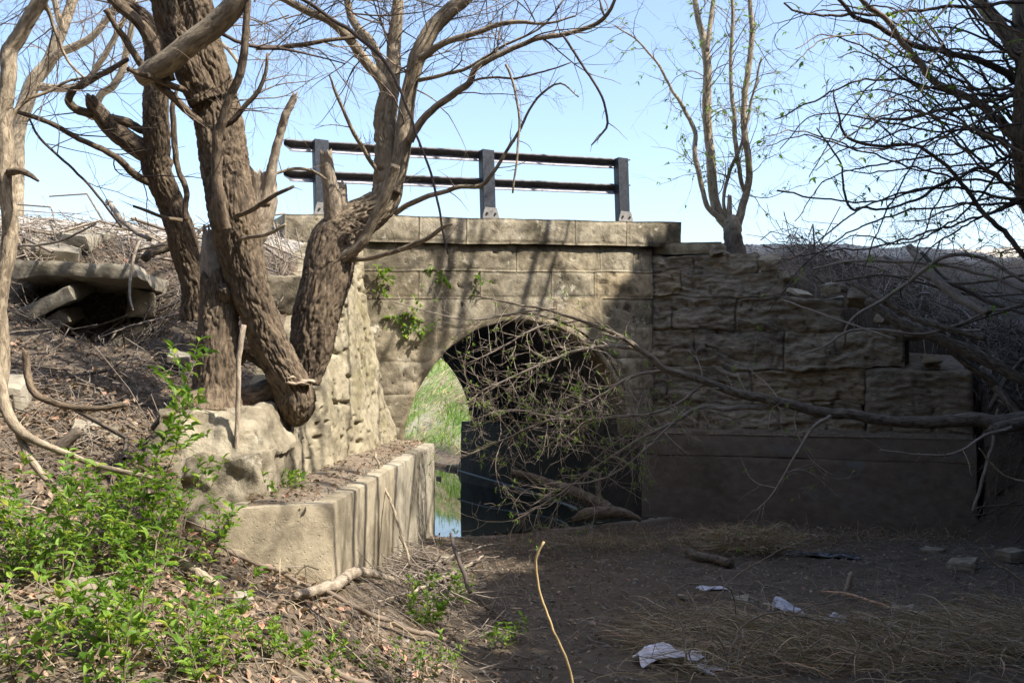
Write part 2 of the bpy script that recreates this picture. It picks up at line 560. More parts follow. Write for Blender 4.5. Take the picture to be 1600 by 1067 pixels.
# ------------------------------------------------------------------ the lie of the land
E1 = np.array((.882, .471))          # along the headwall, to the right and away
N1 = np.array((-.471, .882))         # through the culvert, away from the camera
O1 = np.array((-.31, 12.3))
def uv(X, Y):
    dx, dy = X - O1[0], Y - O1[1]
    return dx * E1[0] + dy * E1[1], dx * N1[0] + dy * N1[1]
def wall(u, z, v=0.0):
    """point of the headwall frame: u along the wall, v into the bank"""
    return np.stack([O1[0] + E1[0] * u + N1[0] * v, O1[1] + E1[1] * u + N1[1] * v, z + 0 * u], -1)
def lift(u, z):
    return z + .058 * u * np.clip((z - 1.0) / 2.9, 0, 1.2)
AU, AR, AZ = .53, 1.69, .91          # arch centre, radius, springing height
BL = 5.2                             # barrel length
RW0, RW1 = np.array((1.75, 13.38)), np.array((5.75, 11.9))
RWD = (RW1 - RW0) / np.linalg.norm(RW1 - RW0)
RWN = np.array((-RWD[1], RWD[0]))    # into the bank
RWL = float(np.linalg.norm(RW1 - RW0))
PROF_V = [-30, -12, -9, -6.8, -5.4, -4.1, -2.8, -1.6, -.4, .2, 30]
PROF_Z = [.5, .55, .62, .78, .98, 1.5, 1.9, 2.6, 3.36, 3.6, 3.62]

def H(X, Y):
    X, Y = np.asarray(X, float), np.asarray(Y, float)
    u, v = uv(X, Y)
    nzb = np.stack([X, Y, 0 * X], -1)
    hE = np.interp(v, PROF_V, PROF_Z) + np.where(u < 0, .012, .058) * np.clip(u, -9, 14) * np.clip((v + 5) / 5, 0, 1)
    rough = fbm(nzb * 1.3, 5, 4) * .12 + fbm(nzb * 5, 15, 3) * .035
    # far side of the road: falls to the far pool, then a grass bank rises on the right of the stream
    uf = np.abs(u - AU)
    farz = np.where(u > AU, np.where(u > 2.75, .02 + np.clip(.75 * (u - 3.75), 0, 2.35), -.3) , .35 * np.clip(uf - 2.6, -.6, 8))  # flat margin of dark mud stands in for shaded gravel
    farz = np.clip(farz, -.28, 5)
    k = sst(4.9, 7.2, v)
    hE = hE * (1 - k) + farz * k
    h = hE + rough * np.where(v > 4.5, .5, 1.0) * np.clip(1.2 - np.clip(v + .3, 0, 1), .2, 1)
    # the bed of the creek on the near side
    bed = .02 + fbm(nzb * .8, 25, 4) * .05 + fbm(nzb * 6, 35, 4) * .03 - .10 * sst(9.8, 12.2, Y)
    edge = np.interp(Y, [0, 4, 6, 8, 11.7], [.62, .60, .55, .29, .0])
    bedl = bed + edge * sst(-.15, -1.15, X) if False else bed + edge * np.clip((-.2 - X) / .95, 0, 1) ** 1.2
    s = (X - RW0[0]) * RWD[0] + (Y - RW0[1]) * RWD[1]
    w = (X - RW0[0]) * RWN[0] + (Y - RW0[1]) * RWN[1]
    # channel mask on the near side
    left = np.where(Y > 6.15, sst(-1.72, -1.62, X), sst(-2.35, -.95, X))
    kk = sst(5.6, 6.3, Y)
    left = sst(-2.12, -2.02, X) * kk + sst(-2.6, -.9, X) * (1 - kk)
    right = np.where(s < RWL + .1, sst(.95, .80, w), 0.0)
    rb = sst(5.3, 6.6, X + .15 * fbm(nzb * 1.5, 77, 2))
    right = np.where((Y < 11.95) & (w < 0), 1 - rb, right)
    near = (v < .15)
    ch = np.where(near, left * right, 0.0)
    hb = np.where(X > 4.5, np.clip(hE, 0, 9) * 0 + 4.2 * sst(5.3, 9.0, X), h)
    ky = sst(10.9, 13.4, Y + .25 * fbm(nzb * 1.2, 78, 2))
    h = np.where((X > 4.5) & (((w < 0) & (Y < 11.95)) | (s > RWL + .02)), np.maximum(hb + rough, bed) * (1 - ky) + h * ky, h)
    h = h * (1 - ch) + np.where(w > .02, np.minimum(bedl, .5), bedl) * ch
    # culvert corridor
    cor = (u > -1.45) & (u < 2.5) & (v > -.2) & (v < 5.6)
    h = np.where(cor, -.22, h)
    cor2 = (v >= 5.6) & (v < 13) & (uf < 2.3)
    h = np.where(cor2, np.minimum(h, -.2), h)
    # hollow under the tilted slabs on the left slope
    g = np.exp(-(((X + 3.78) / .55) ** 4 + ((Y - 8.72) / .50) ** 4))
    h = h - .75 * g
    # far plain, slightly below the road
    d = np.sqrt(X ** 2 + (Y - 12) ** 2)
    h = h * (1 - sst(45, 90, d)) + .4 * sst(45, 90, d)
    return h

def axis(lo, hi, dlo, dhi, fine, coarse):
    a = list(np.arange(dlo, dhi + 1e-6, fine))
    x, st = dhi, fine
    while x < hi:
        st = min(st * 1.25, coarse)
        x += st
        a.append(x)
    x, st = dlo, fine
    while x > lo:
        st = min(st * 1.25, coarse)
        x -= st
        a.insert(0, x)
    return np.array(a)

xs = axis(-700, 700, -7.5, 9.5, .06, 60)
ys = axis(-60, 900, 2.2, 24, .06, 60)
GX, GY = np.meshgrid(xs, ys, indexing='ij')
GZ = H(GX, GY)
def H(X, Y):                         # from here on: height read off the ground sheet itself
    X, Y = np.asarray(X, float), np.asarray(Y, float)
    i = np.clip(np.searchsorted(xs, X) - 1, 0, len(xs) - 2)
    j = np.clip(np.searchsorted(ys, Y) - 1, 0, len(ys) - 2)
    a = np.clip((X - xs[i]) / (xs[i + 1] - xs[i]), 0, 1)
    b = np.clip((Y - ys[j]) / (ys[j + 1] - ys[j]), 0, 1)
    return (GZ[i, j] * (1 - a) + GZ[i + 1, j] * a) * (1 - b) + (GZ[i, j + 1] * (1 - a) + GZ[i + 1, j + 1] * a) * b
gu, gv = uv(GX, GY)
jit = fbm(np.stack([GX * 1.7, GY * 1.7, 0 * GX], -1), 91, 3) * .5
mud = np.where(gv < 5, np.clip(1.15 - GZ * 4.2 + jit, 0, 1), np.clip(1 - GZ * 3 + jit, 0, 1))
mud = np.where((GX > 4.5) & (gv < -1), np.clip(1.15 - GZ * 1.5 + jit, .6, 1), mud)
grav = sst(-.55, -.1, gv + .3 * jit + .15 * (gu < 0)) * (gv < 5.2)
grassm = sst(5.6, 7.0, gv + jit) * sst(.05, .35, GZ + .25 * jit)
MASK = np.stack([mud, grav, grassm], -1)
mb = MB()
mb.add(np.stack([GX, GY, GZ], -1), gridfaces(len(xs), len(ys)), MASK)
g_ob = mb.build("ground", M['ground'])
tag(g_ob, "creek bed mud with leaf littered banks and gravel road shoulder", kind="structure")

# road deck across the culvert (gravel), closing the corridor of the ground sheet
mb = MB()
un, vnn = 50, 50
uu, vv = np.meshgrid(np.linspace(-1.75, 2.8, un), np.linspace(.3, 5.3, vnn), indexing='ij')
pp = wall(uu, 0 * uu, vv)
zz = 3.52 + .058 * uu + fbm(pp * 2, 8, 3) * .03
pp[..., 2] = zz
mb.add(pp, gridfaces(un, vnn), np.stack([0 * uu, 0 * uu + 1, 0 * uu], -1))
road = mb.build("road", M['ground'])
tag(road, "gravel road surface above the culvert", kind="structure")

mb = MB()
wp = [wall(np.array(a), np.array(-.06), b) for a, b in ((-1.4, -.5), (2.45, -.3), (2.45, 5.5), (4.2, 7), (5.4, 14), (-3.2, 14), (-2.4, 5.6), (-1.4, 5.5))]
mb.add(np.array(wp), [np.array([[0, 1, 2, 7]]), np.array([[7, 2, 3, 4, 5, 6]])])
water = mb.build("water", M['water'], smooth=False)
tag(water, "shallow still water lying in the culvert", kind="structure")

# ------------------------------------------------------------------ the stone bridge
bridge = thing("stone_bridge", "old stone arch culvert bridge with concrete footings and flared wing walls", "bridge", wall(np.array(AU), np.array(0.)))

def frame_wall(off=0.0):
    return lambda a, z, d: wall(a, lift(a, z), off + d)
def frame_rw(off):
    def f(a, z, d):
        x = RW0[0] + RWD[0] * a + RWN[0] * (off + d)
        y = RW0[1] + RWD[1] * a + RWN[1] * (off + d)
        return np.stack([x + 0 * z, y + 0 * z, z + .035 * np.clip(2.6 - a, 0, 9) * np.clip((z - 1) / 2.9, 0, 1)], -1)
    return f

def wobble(V, w):
    return V + np.stack([fbm(V * 1.9 + 13 * k, 880 + k, 3) for k in range(3)], -1) * w * np.array((1, 1, 1.6)) + np.stack([fbm(V * 7 + 5 * k, 890 + k, 2) for k in range(3)], -1) * w * .35
def largest(F, nv):
    """faces of the biggest connected piece"""
    if not len(F):
        return F
    lab = np.arange(nv)
    for _ in range(400):
        m = lab[F].min(1)
        new = lab.copy()
        np.minimum.at(new, F.ravel(), np.repeat(m, 4))
        if (new == lab).all():
            break
        lab = new
    l = lab[F[:, 0]]
    v, c = np.unique(l, return_counts=True)
    return F[l == v[c.argmax()]]
def block(parent, fr, a0, a1, z0, z1, depth, amp, seed, mat, name="stone", proud=0.0, gap=.007, res=.035, freq=5.0, arch=None, strat=1.0, edge=.02, inset=None, soft=.02, wob=.012, layered=False):
    """one dressed or rock-faced stone: displaced front, four returns"""
    a0, a1, z0, z1 = a0 + gap, a1 - gap, z0 + gap, z1 - gap
    n = max(3, int((a1 - a0) / res) + 1)
    m = max(3, int((z1 - z0) / res) + 1)
    A, Z = np.meshgrid(np.linspace(a0, a1, n), np.linspace(z0, z1, m), indexing='ij')
    if inset is not None:                    # slanted ends
        A = A + inset(A, Z)
    ed = np.minimum(np.minimum(A - a0, a1 - A), np.minimum(Z - z0, z1 - Z))
    q = np.stack([A, Z * strat, 0 * A + (seed * 3.1 if not layered else 0)], -1)
    if layered:                              # bedding planes weathered back, running on from stone to stone
        warp = .10 * fbm(np.stack([A * 1.1, Z * 1.1, 0 * A], -1), 71, 3)
        lay = vn(np.stack([A * 1.3, (Z + warp) * 12, 0 * A], -1), 72) + .6 * vn(np.stack([A * 2.6, (Z + warp) * 27, 0 * A], -1), 73)
        f = .22 * np.tanh(lay * 3.0) + .75 * fbm(np.stack([A * 4, Z * 6.5, 0 * A + seed * .11], -1), 74, 6, .68) + .55 * ridge(np.stack([A * 3.2, Z * 9, 0 * A], -1), 75, 4)
    else:
        f = fbm(q * freq, seed, 5, .55) + .45 * ridge(q * freq * .6, seed + 31, 2)
    fall = 1 - np.exp(-np.clip(ed, 0, 1) / soft)
    D = -proud - amp * fall * (f + .35) + edge * np.exp(-np.clip(ed, 0, 1) / .012) + .006 * fbm(q * 16, seed + 7, 2)
    pocks = vn(q * 14, seed + 70)
    D = D + np.where(pocks > .72, .03, 0) * fall
    V = wobble(fr(A, Z, D), wob)
    F = gridfaces(n, m)
    if arch is not None:
        ac, zc, r = arch
        ci = np.hypot((A - ac), np.clip(Z - zc, 0, 9)) < r
        keep = ~(ci.ravel()[F].sum(1) > 2)
        F = F[keep]
        # pull the ragged edge onto the circle
        dd = np.hypot(A - ac, np.clip(Z - zc, 1e-3, 9))
        k = np.where(ci, r / dd, 1.0)
        V = wobble(fr(np.where(ci, ac + (A - ac) * k, A), np.where(ci & (Z > zc), zc + (Z - zc) * k, Z), D), wob)
        Vq = V.reshape(-1, 3)[F]
        F = F[np.linalg.norm(np.cross(Vq[:, 2] - Vq[:, 0], Vq[:, 3] - Vq[:, 1]), axis=1) > 2e-5]
        F = largest(F, n * m)
    mb = MB()
    Vf = V.reshape(-1, 3)
    ib = list(range(0, n * m, m)) ; it = list(range(m - 1, n * m, m))
    ring = ib + list(range((n - 1) * m + 1, n * m)) + it[::-1][1:] + list(range(m - 2, 0, -1))
    Ar, Zr = A.reshape(-1)[ring], Z.reshape(-1)[ring]
    back = wobble(fr(Ar, Zr, np.full(len(ring), depth)), wob)
    if arch is None:
        L = len(ring)
        k = np.arange(L)
        F2 = np.stack([np.array(ring)[k], np.array(ring)[(k + 1) % L], n * m + (k + 1) % L, n * m + k], -1)[:, ::-1]
        mb.add(np.vstack([Vf, back]), [F[:, ::-1], F2])
    else:
        if not len(F):
            return None
        us_, F3 = np.unique(F[:, ::-1], return_inverse=True)
        mb.add(Vf[us_], F3.reshape(-1, 4))
    return mb.build(name, mat, parent)

rng = np.random.default_rng(7)

# headwall: mortar core behind the stones, with the arch left open
def core_plate(fr, a0, a1, z0, z1, d, arch=None, res=.06):
    mb = MB()
    n, m = int((a1 - a0) / res) + 2, int((z1 - z0) / res) + 2
    A, Z = np.meshgrid(np.linspace(a0, a1, n), np.linspace(z0, z1, m), indexing='ij')
    D = d + fbm(np.stack([A, Z, 0 * A], -1) * 9, 3, 3) * .012
    F = gridfaces(n, m)
    if arch is not None:
        ci = np.hypot(A - arch[0], np.clip(Z - arch[1], 0, 9)) < arch[2]
        F = F[~(ci.ravel()[F].sum(1) > 0)]
    mb.add(fr(A, Z, D), F[:, ::-1])
    return mb
fw = frame_wall()
headwall = core_plate(fw, -1.8, 2.62, -.2, 3.6, .016, (AU, AZ, AR + .02)).build("headwall", M['mortar'], bridge)
archt = (AU, AZ, AR + .07)
courses = [(3.555, 3.22, [-1.8, -.55, .42, 1.72, 2.28, 2.6]), (3.22, 2.87, [-1.8, -.95, -.1, .95, 1.62, 2.6]),
           (2.87, 2.50, [-1.8, -.62, .1, .98, 1.75, 2.6]), (2.50, 2.08, [-1.8, -.7, AU, 1.55, 2.6]),
           (2.08, 1.66, [-1.8, -.55, 1.5, 2.6]), (1.66, 1.26, [-1.8, -.7, 1.7, 2.6]), (1.26, .6, [-1.8, -.8, 1.9, 2.6])]
sd = 100
for zt, zb, js in courses:
    for a, b in zip(js[:-1], js[1:]):
        sd += 1
        mida, midz = (a + b) / 2, (zt + zb) / 2
        corners = [np.hypot(x - AU, max(z - AZ, 0)) for x in (a, b) for z in (zt, zb)]
        hits = min(corners + [np.hypot(np.clip(AU, a, b) - AU, max(np.clip(AZ, zb, zt) - AZ, 0))]) < archt[2]
        if max(corners) < archt[2]:
            continue
        block(headwall, fw, a, b, zb, zt, .12, .009 + .018 * rng.random() ** 2, sd, M['stone'], arch=archt if hits else None, res=.028, strat=1.3, gap=.0012, edge=.006, proud=.012 * rng.random())
# coping stones
cj = [-2.66, -1.72, -.98, -.34, 1.28, 2.12, 3.06]
for i, (a, b) in enumerate(zip(cj[:-1], cj[1:])):
    block(bridge, fw, a, b, 3.565, 3.90, .62, .018, 200 + i, M['stone'], name="coping_stone", proud=.09, gap=.003, res=.03, strat=2.0, edge=.012)

# pale concrete arch collar and corrugated steel barrel
mb = MB()
th = np.linspace(-.02, math.pi + .02, 90)
prof = [(AR, .30), (AR, -.008), (AR + .015, -.014), (AR + .055, -.014), (AR + .10, .015)]
V = np.array([[wall(np.array(AU + r * math.cos(t)), np.array(AZ + r * math.sin(t)), v) for r, v in prof] for t in th])
V = V + np.stack([fbm(V * 9, 60 + k, 3) for k in range(3)], -1) * .022
mb.add(V, gridfaces(len(th), len(prof)))
mb.build("arch_collar", M['stone'], bridge)
# legs of the collar down to the footings
for sgn, uc in ((-1, AU - AR), (1, AU + AR)):
    mb = MB()
    a0, a1 = sorted((uc, uc + sgn * .11))
    C = [wall(np.array(x), np.array(z), v) for z in (-.2, AZ) for x, v in ((a0, -.03), (a1, -.03), (a1, .3), (a0, .3))]
    rockbox(mb, C, .05, .008, 9, 61)
    mb.build("arch_jamb", M['arch_concrete'], bridge)
mb = MB()
nv = 460
th = np.linspace(0, math.pi, 72)
vs = np.linspace(.12, BL, nv)
T, VV = np.meshgrid(th, vs, indexing='ij')
R = AR + .03 + .028 * np.cos(VV * 2 * math.pi / .152)
V = wall(AU + R * np.cos(T), AZ + R * np.sin(T), VV)
mb.add(V, gridfaces(len(th), nv))
mb.build("corrugated_barrel", M['corr'], bridge)
# far ring and far wall so that the barrel ends in masonry
mb = core_plate(fw, -2.4, 3.4, -.3, 3.2, BL, (AU, AZ, AR), .08)
mb.build("far_headwall", M['mortar'], bridge)

# footing walls: through the barrel and along both wings
def foot(name, C, mat, seed, res=.05, amp=.008, parent=bridge):
    mb = MB()
    rockbox(mb, C, res, amp, 7, seed, big=.004)
    return mb.build(name, mat, parent)
def wv(u, z, v): return wall(np.array(u), np.array(z), v)
foot("barrel_footing", [wv(2.05, -.4, -.05), wv(2.6, -.4, -.05), wv(2.6, -.4, BL), wv(2.05, -.4, BL), wv(2.05, 1.05, -.05), wv(2.6, 1.05, -.05), wv(2.6, 1.05, BL), wv(2.05, 1.05, BL)], M['shade_concrete'], 301, .08)
foot("barrel_footing", [wv(-1.5, -.4, -.05), wv(-.84, -.4, -.05), wv(-.84, -.4, BL), wv(-1.5, -.4, BL), wv(-1.5, 1.0, -.05), wv(-.84, 1.0, -.05), wv(-.84, 1.0, BL), wv(-1.5, 1.0, BL)], M['shade_concrete'], 302, .08)
# right wing footing in two lifts
def rwp(s, z, d): return np.array((RW0[0] + RWD[0] * s + RWN[0] * d, RW0[1] + RWD[1] * s + RWN[1] * d, z))
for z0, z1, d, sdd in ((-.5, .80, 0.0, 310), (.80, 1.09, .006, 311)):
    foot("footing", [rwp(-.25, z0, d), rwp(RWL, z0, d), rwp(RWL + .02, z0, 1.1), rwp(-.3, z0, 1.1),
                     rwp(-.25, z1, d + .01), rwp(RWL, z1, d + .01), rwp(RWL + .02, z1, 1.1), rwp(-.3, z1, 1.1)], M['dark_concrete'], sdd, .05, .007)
# left footing: two panels with a joint, then the skewed front panel
LF = lambda Y, off=0.0: np.array((np.interp(Y, [6.0, 11.75], [-1.12, -.94]) + off, Y, 0.))
def lp(Y, off, z):
    q = LF(Y, off)
    q[2] = z
    return q
yj = [11.78, 10.5, 8.55, 6.02]
for i in range(3):
    y1, y0 = yj[i] , yj[i + 1] + .012
    fl = lp(y0, -.75, 0)
    if i == 2:
        fl = np.array((-1.74, 5.72, 0))
    zt = 1.06 + .006 * i
    C = [fl, lp(y0, 0, 0), lp(y1, .002 * i, 0), lp(y1, -.75, 0)]
    foot("footing", [c + np.array((0, 0, -.5)) - c * np.array((0, 0, 1)) for c in C] + [c * np.array((1, 1, 0)) + np.array((0, 0, zt)) for c in C], M['concrete'], 320 + i, .04, .004)

# right wing: stepped courses of rock-faced stone standing back on the footing
rwing = core_plate(frame_rw(.37), -.3, RWL - .75, 1.0, 2.5, .0).build("wing_wall", M['mortar'], bridge)
frw = frame_rw(.30)
rc = [(1.09, 1.52, [-.35, .8, 1.9, 2.95]), (1.52, 1.98, [-.35, .35, 1.5, 2.98]), (1.98, 2.46, [-.35, .75, 1.95, 3.45]),
      (2.46, 2.93, [-.35, .45, 1.35, 2.72]), (2.93, 3.30, [-.35, .55, 1.95]), (3.30, 3.53, [-.2, .75, 1.62])]
sd = 400
for z0, z1, js in rc:
    for a, b in zip(js[:-1], js[1:]):
        sd += 1
        block(rwing, frw, a, b, z0, z1, .5, .075, sd, M['wing_stone'], proud=-.01 + .035 * rng.random(), gap=.0, res=.02, edge=.002, soft=.004, wob=.07, layered=True)
block(rwing, frame_rw(.20), 2.97, RWL - .02, 1.09, 1.97, .7, .05, 450, M['wing_stone'], gap=.003, res=.022, soft=.03, wob=.05, layered=True, name="end_block")
block(rwing, frw, -.2, 1.12, 3.53, 3.70, .5, .02, 451, M['stone'], gap=.004, res=.03, strat=2.4)
# rubble fill on the step treads of the right wing
def soilpatch(parent, C4, seed, amp=.03, mat=None, name="soil", res=.05):
    C4 = np.asarray(C4, float)
    n = int(np.linalg.norm(C4[1] - C4[0]) / res) + 2
    m = int(np.linalg.norm(C4[3] - C4[0]) / res) + 2
    s = np.linspace(0, 1, n)[:, None, None]
    t = np.linspace(0, 1, m)[None, :, None]
    V = C4[0] * (1 - s) * (1 - t) + C4[1] * s * (1 - t) + C4[2] * s * t + C4[3] * (1 - s) * t
    e = np.minimum(np.minimum(s, 1 - s) * n, np.minimum(t, 1 - t) * m) * res
    e = np.broadcast_to(e, V.shape)[..., 0]
    V[..., 2] += (fbm(V * 6, seed, 4) * amp + amp * .9) * (1 - np.exp(-e / .08)) - .012 * np.exp(-e / .03)
    mb = MB()
    mb.add(V, gridfaces(n, m))
    return tag(mb.build(name, mat or M['soil'], parent), kind="stuff")
soilpatch(bridge, [rwp(0, 1.1, .01), rwp(RWL - .03, 1.1, .01), rwp(RWL - .03, 1.16, .32), rwp(0, 1.16, .4)], 71, .025)
soilpatch(bridge, [rwp(3.4, 1.97, .26), rwp(RWL - .1, 1.97, .26), rwp(RWL - .1, 2.15, .9), rwp(3.4, 2.2, .9)], 72, .03)

# left wing: eroded parged face falling away towards the camera, and its blunt end
mb = MB()
ss = np.linspace(-.35, 4.75, 190)
tz = np.linspace(0, 1, 110)
S, T = np.meshgrid(ss, tz, indexing='ij')
top = np.interp(S, [0, .8, 1.6, 2.6, 3.5, 4.2, 5.42], [3.6, 3.35, 2.95, 2.35, 1.92, 1.70, 1.62])
Z = .95 + (top - .95) * T
Yw = 11.62 - S
Xw = -1.42 - .042 * S - .17 * (Z - 1) + 0 * S
Q = np.stack([0 * S, Yw, Z], -1)
wr = fbm(Q * np.array((1, 1.3, 1.1)), 500, 5, .55) * .11 + ridge(Q * np.array((1, 1.6, 3.4)) + .5 * fbm(Q * 2, 9, 2)[..., None], 510, 3) * .022 + fbm(Q * 15, 520, 3) * .018
pock = vn(Q * np.array((1, 11, 17)), 530)
wr = wr - np.where(pock > .74, .04, 0)
gou = vn(Q * np.array((1, 3.2, 15)) + .4 * fbm(Q * 3, 19, 2)[..., None], 533)
wr = wr - .05 * sst(.62, .8, gou)
rnd = .25 * (1 - np.clip((top - Z) / .22, 0, 1)) ** 2
end = np.exp(-(4.75 - S) / .10) * .10
V = np.stack([Xw + wr - rnd - end, Yw, Z], -1)
mb.add(V, gridfaces(len(ss), len(tz)), V)
C0 = V[:, -1]
back = C0 + np.stack([0 * ss - .8 + .35 * sst(3.5, 4.8, ss), 0 * ss, -.05 - .75 * sst(3.4, 4.8, ss)], -1) + np.stack([0 * C0[:, 0], 0 * C0[:, 0], fbm(C0 * 3, 6, 3) * .1], -1)
kk = ss < 4.3
mb.add(np.stack([C0[kk], back[kk]], 1), gridfaces(int(kk.sum()), 2))
lw = mb.build("wing_wall", M['parge'], bridge)
# blunt end built of two big stones, coloured darker for the shade there
def lwend(parent):
    rockbox_mb = MB()
    rockbox(rockbox_mb, [(-2.42, 6.05, .6), (-1.57, 6.12, .6), (-1.53, 7.2, .6), (-2.42, 7.2, .6), (-2.38, 6.1, 1.36), (-1.60, 6.18, 1.36), (-1.58, 7.2, 1.40), (-2.4, 7.2, 1.36)], .025, .030, 8, 541, .02)
    rockbox_mb.build("end_block", M['stone'], parent)
    m2 = MB()
    rockbox(m2, [(-2.36, 6.13, 1.285), (-1.60, 6.22, 1.30), (-1.58, 7.25, 1.36), (-2.36, 7.25, 1.285), (-2.3, 6.25, 1.60), (-1.74, 6.42, 1.58), (-1.66, 7.25, 1.70), (-2.3, 7.25, 1.70)], .025, .034, 8, 542, .025)
    m2.build("end_block", M['stone'], parent)
lwend(lw)
soilpatch(bridge, [(-1.66, 5.82, 1.07), (-1.22, 6.1, 1.07), (-1.06, 11.6, 1.062), (-1.6, 11.6, 1.1)], 73, .035)

# ------------------------------------------------------------------ guard rail on the parapet
rail = thing("guard_rail", "steel guard rail with two dark rails on three posts above the parapet", "guard rail", wv(0, 3.9, .2))
def boxuv(mb, u0, u1, z0, z1, v0, v1, zs=0.0, lean=0.0):
    zz = lambda u, z: z + .058 * u * (1 if zs else 0)
    C = [wv(u + lean * 0, zz(u, z0), v) for u, v in ((u0, v0), (u1, v0), (u1, v1), (u0, v1))] + \
        [wv(u + lean, zz(u, z1), v) for u, v in ((u0, v0), (u1, v0), (u1, v1), (u0, v1))]
    mb.add(np.array(C), np.array([[0, 1, 5, 4], [1, 2, 6, 5], [2, 3, 7, 6], [3, 0, 4, 7], [4, 5, 6, 7], [3, 2, 1, 0]]))
for pu, gs in ((-2.12, -1), (0.12, 1), (2.26, 1)):
    zb = 3.9 + .058 * pu
    mb = MB()
    boxuv(mb, pu - .085, pu + .085, zb, zb + .935, .17, .182, lean=-.03)          # web plate facing the creek
    boxuv(mb, pu - .087, pu - .075, zb, zb + .93, .182, .29, lean=-.03)
    boxuv(mb, pu + .075, pu + .087, zb, zb + .93, .182, .29, lean=-.03)
    post = mb.build("post", M['steel'], rail, smooth=False)
    mb = MB()
    boxuv(mb, pu - .16, pu + .16, zb - .006, zb + .012, .06, .36)
    g = []
    w0, w1 = .12, .085
    C = [wv(pu + a, zb + z, v) for v in (.148, .164) for a, z in ((-w0, .012), (w0, .012), (w0, .05), (w1, .17), (-w1, .17), (-w0, .05))]
    mb.add(np.array(C), [np.array([[0, 1, 2, 5], [5, 2, 3, 4], [11, 8, 7, 6], [10, 9, 8, 11]]), np.array([[i, 6 + i, 6 + (i + 1) % 6, (i + 1) % 6] for i in range(6)])])
    mb.build("base_plate", M['plate'], post, smooth=False)
    for bx in (-.06, .06):
        mb = MB()
        th = np.linspace(0, 2 * math.pi, 7)[:-1]
        rg = np.array([[wv(pu + bx + .016 * math.cos(t), zb + .09 + .016 * math.sin(t), v) for t in th] for v in (.15, .132)])
        mb.add(np.vstack([rg.reshape(-1, 3), wv(pu + bx, zb + .09, .13)[None]]), [ringfaces(2, 6), np.array([[6 + k, 6 + (k + 1) % 6, 12] for k in range(6)])])
        mb.build("bolt", M['dark'], post, smooth=False)
# each rail: a flange on top overhangs the web (profile swept along the wall)
for z0 in (.805, .44):
    mb = MB()
    us = np.linspace(-2.56, 2.42, 60)
    hgt = .135
    prof = [(.155, .0), (.150, .010), (.20, hgt * .42), (.20, hgt - .012), (.125, hgt - .010), (.118, hgt - .03), (.110, hgt - .008), (.125, hgt + .004), (.21, hgt + .006), (.212, hgt * .42), (.165, .002)]
    prof = [(v_ + .15, z_) for v_, z_ in prof]
    V = np.empty((len(us), len(prof), 3))
    for i, u_ in enumerate(us):
        endk = min(1.0, (u_ + 2.56) / .07) if u_ < 0 else min(1.0, (2.42 - u_) / .05)
        k = .55 + .45 * math.sqrt(max(endk, 0))
        for j, (v, z) in enumerate(prof):
            V[i, j] = wv(u_, 3.9 + .058 * u_ + z0 + hgt * (1 - k) + z * k + .003 * math.sin(u_ * 40), v)
    V += np.stack([fbm(V * 5, 800 + k, 2) for k in range(3)], -1) * .005
    mb.add(V.reshape(-1, 3), [ringfaces(len(us), len(prof)), np.array([list(range(len(prof)))]), np.array([[(len(us) - 1) * len(prof) + q for q in range(len(prof))][::-1]])])
    ro = mb.build("rail", M['rail'], rail)
    mb = MB()
    V = np.array([[wv(u_, 3.9 + .058 * u_ + z0 + z, v) for v, z in ((.300, -.004), (.292, .002), (.340, hgt * .42), (.348, hgt * .42))] for u_ in np.linspace(-2.5, 2.36, 40)])
    V += np.stack([fbm(V * 5, 800 + k, 2) for k in range(3)], -1) * .005
    mb.add(V.reshape(-1, 3), ringfaces(40, 4))
    mb.build("rail_lit_strip", M['rail_sunlit'], ro)  # added strip carrying the lit band below the flange shade

# ------------------------------------------------------------------ growing things
def add_leaves(mb, pos, d, n, L, W, rnd, fine=True, curl=0.15):
    pos, d, n = np.asarray(pos, float), nz(d), np.asarray(n, float)
    L, W, rnd = np.asarray(L, float)[:, None], np.asarray(W, float)[:, None], np.asarray(rnd, float)
    s = nz(np.cross(d, n))
    n = np.cross(s, d)
    if fine:
        q = [(0, 0, 0), (.32, 1, .10), (.68, .72, .02), (1, 0, -curl * 2), (.68, -.72, .02), (.32, -1, .10), (.33, 0, 0), (.68, 0, -curl * .8)]
        F0 = [(0, 6, 1), (7, 3, 2), (0, 5, 6), (7, 4, 3)]
        F4 = [(6, 7, 2, 1), (5, 4, 7, 6)]
    else:
        q = [(0, 0, 0), (.5, 1, .12), (1, 0, -curl), (.5, -1, .12)]
        F0, F4 = [(0, 2, 1), (0, 3, 2)], []
    k = len(q)
    V = np.stack([pos + d * L * a + s * W * b * .5 + n * L * c for a, b, c in q], 1)
    base = (np.arange(len(pos)) * k)[:, None, None]
    F = [(base + np.array(F0)[None]).reshape(-1, 3)]
    if F4:
        F.append((base + np.array(F4)[None]).reshape(-1, 4))
    A = np.repeat(np.stack([rnd, rnd, rnd], -1)[:, None, :], k, 1)
    mb.add(V, F, A)

class Leaves:
    def __init__(self):
        self.p, self.d, self.n, self.L, self.W, self.r = [], [], [], [], [], []
    def add(self, p, d, n, L, W, r):
        self.p.append(p); self.d.append(d); self.n.append(n); self.L.append(L); self.W.append(W); self.r.append(r)
    def build(self, name, mat, parent, fine=True):
        if not self.p:
            return None
        mb = MB()
        add_leaves(mb, self.p, self.d, self.n, self.L, self.W, self.r, fine)
        return tag(mb.build(name, mat, parent, smooth=False), kind="stuff")

def unit(rng):
    v = rng.normal(size=3)
    return v / np.linalg.norm(v)

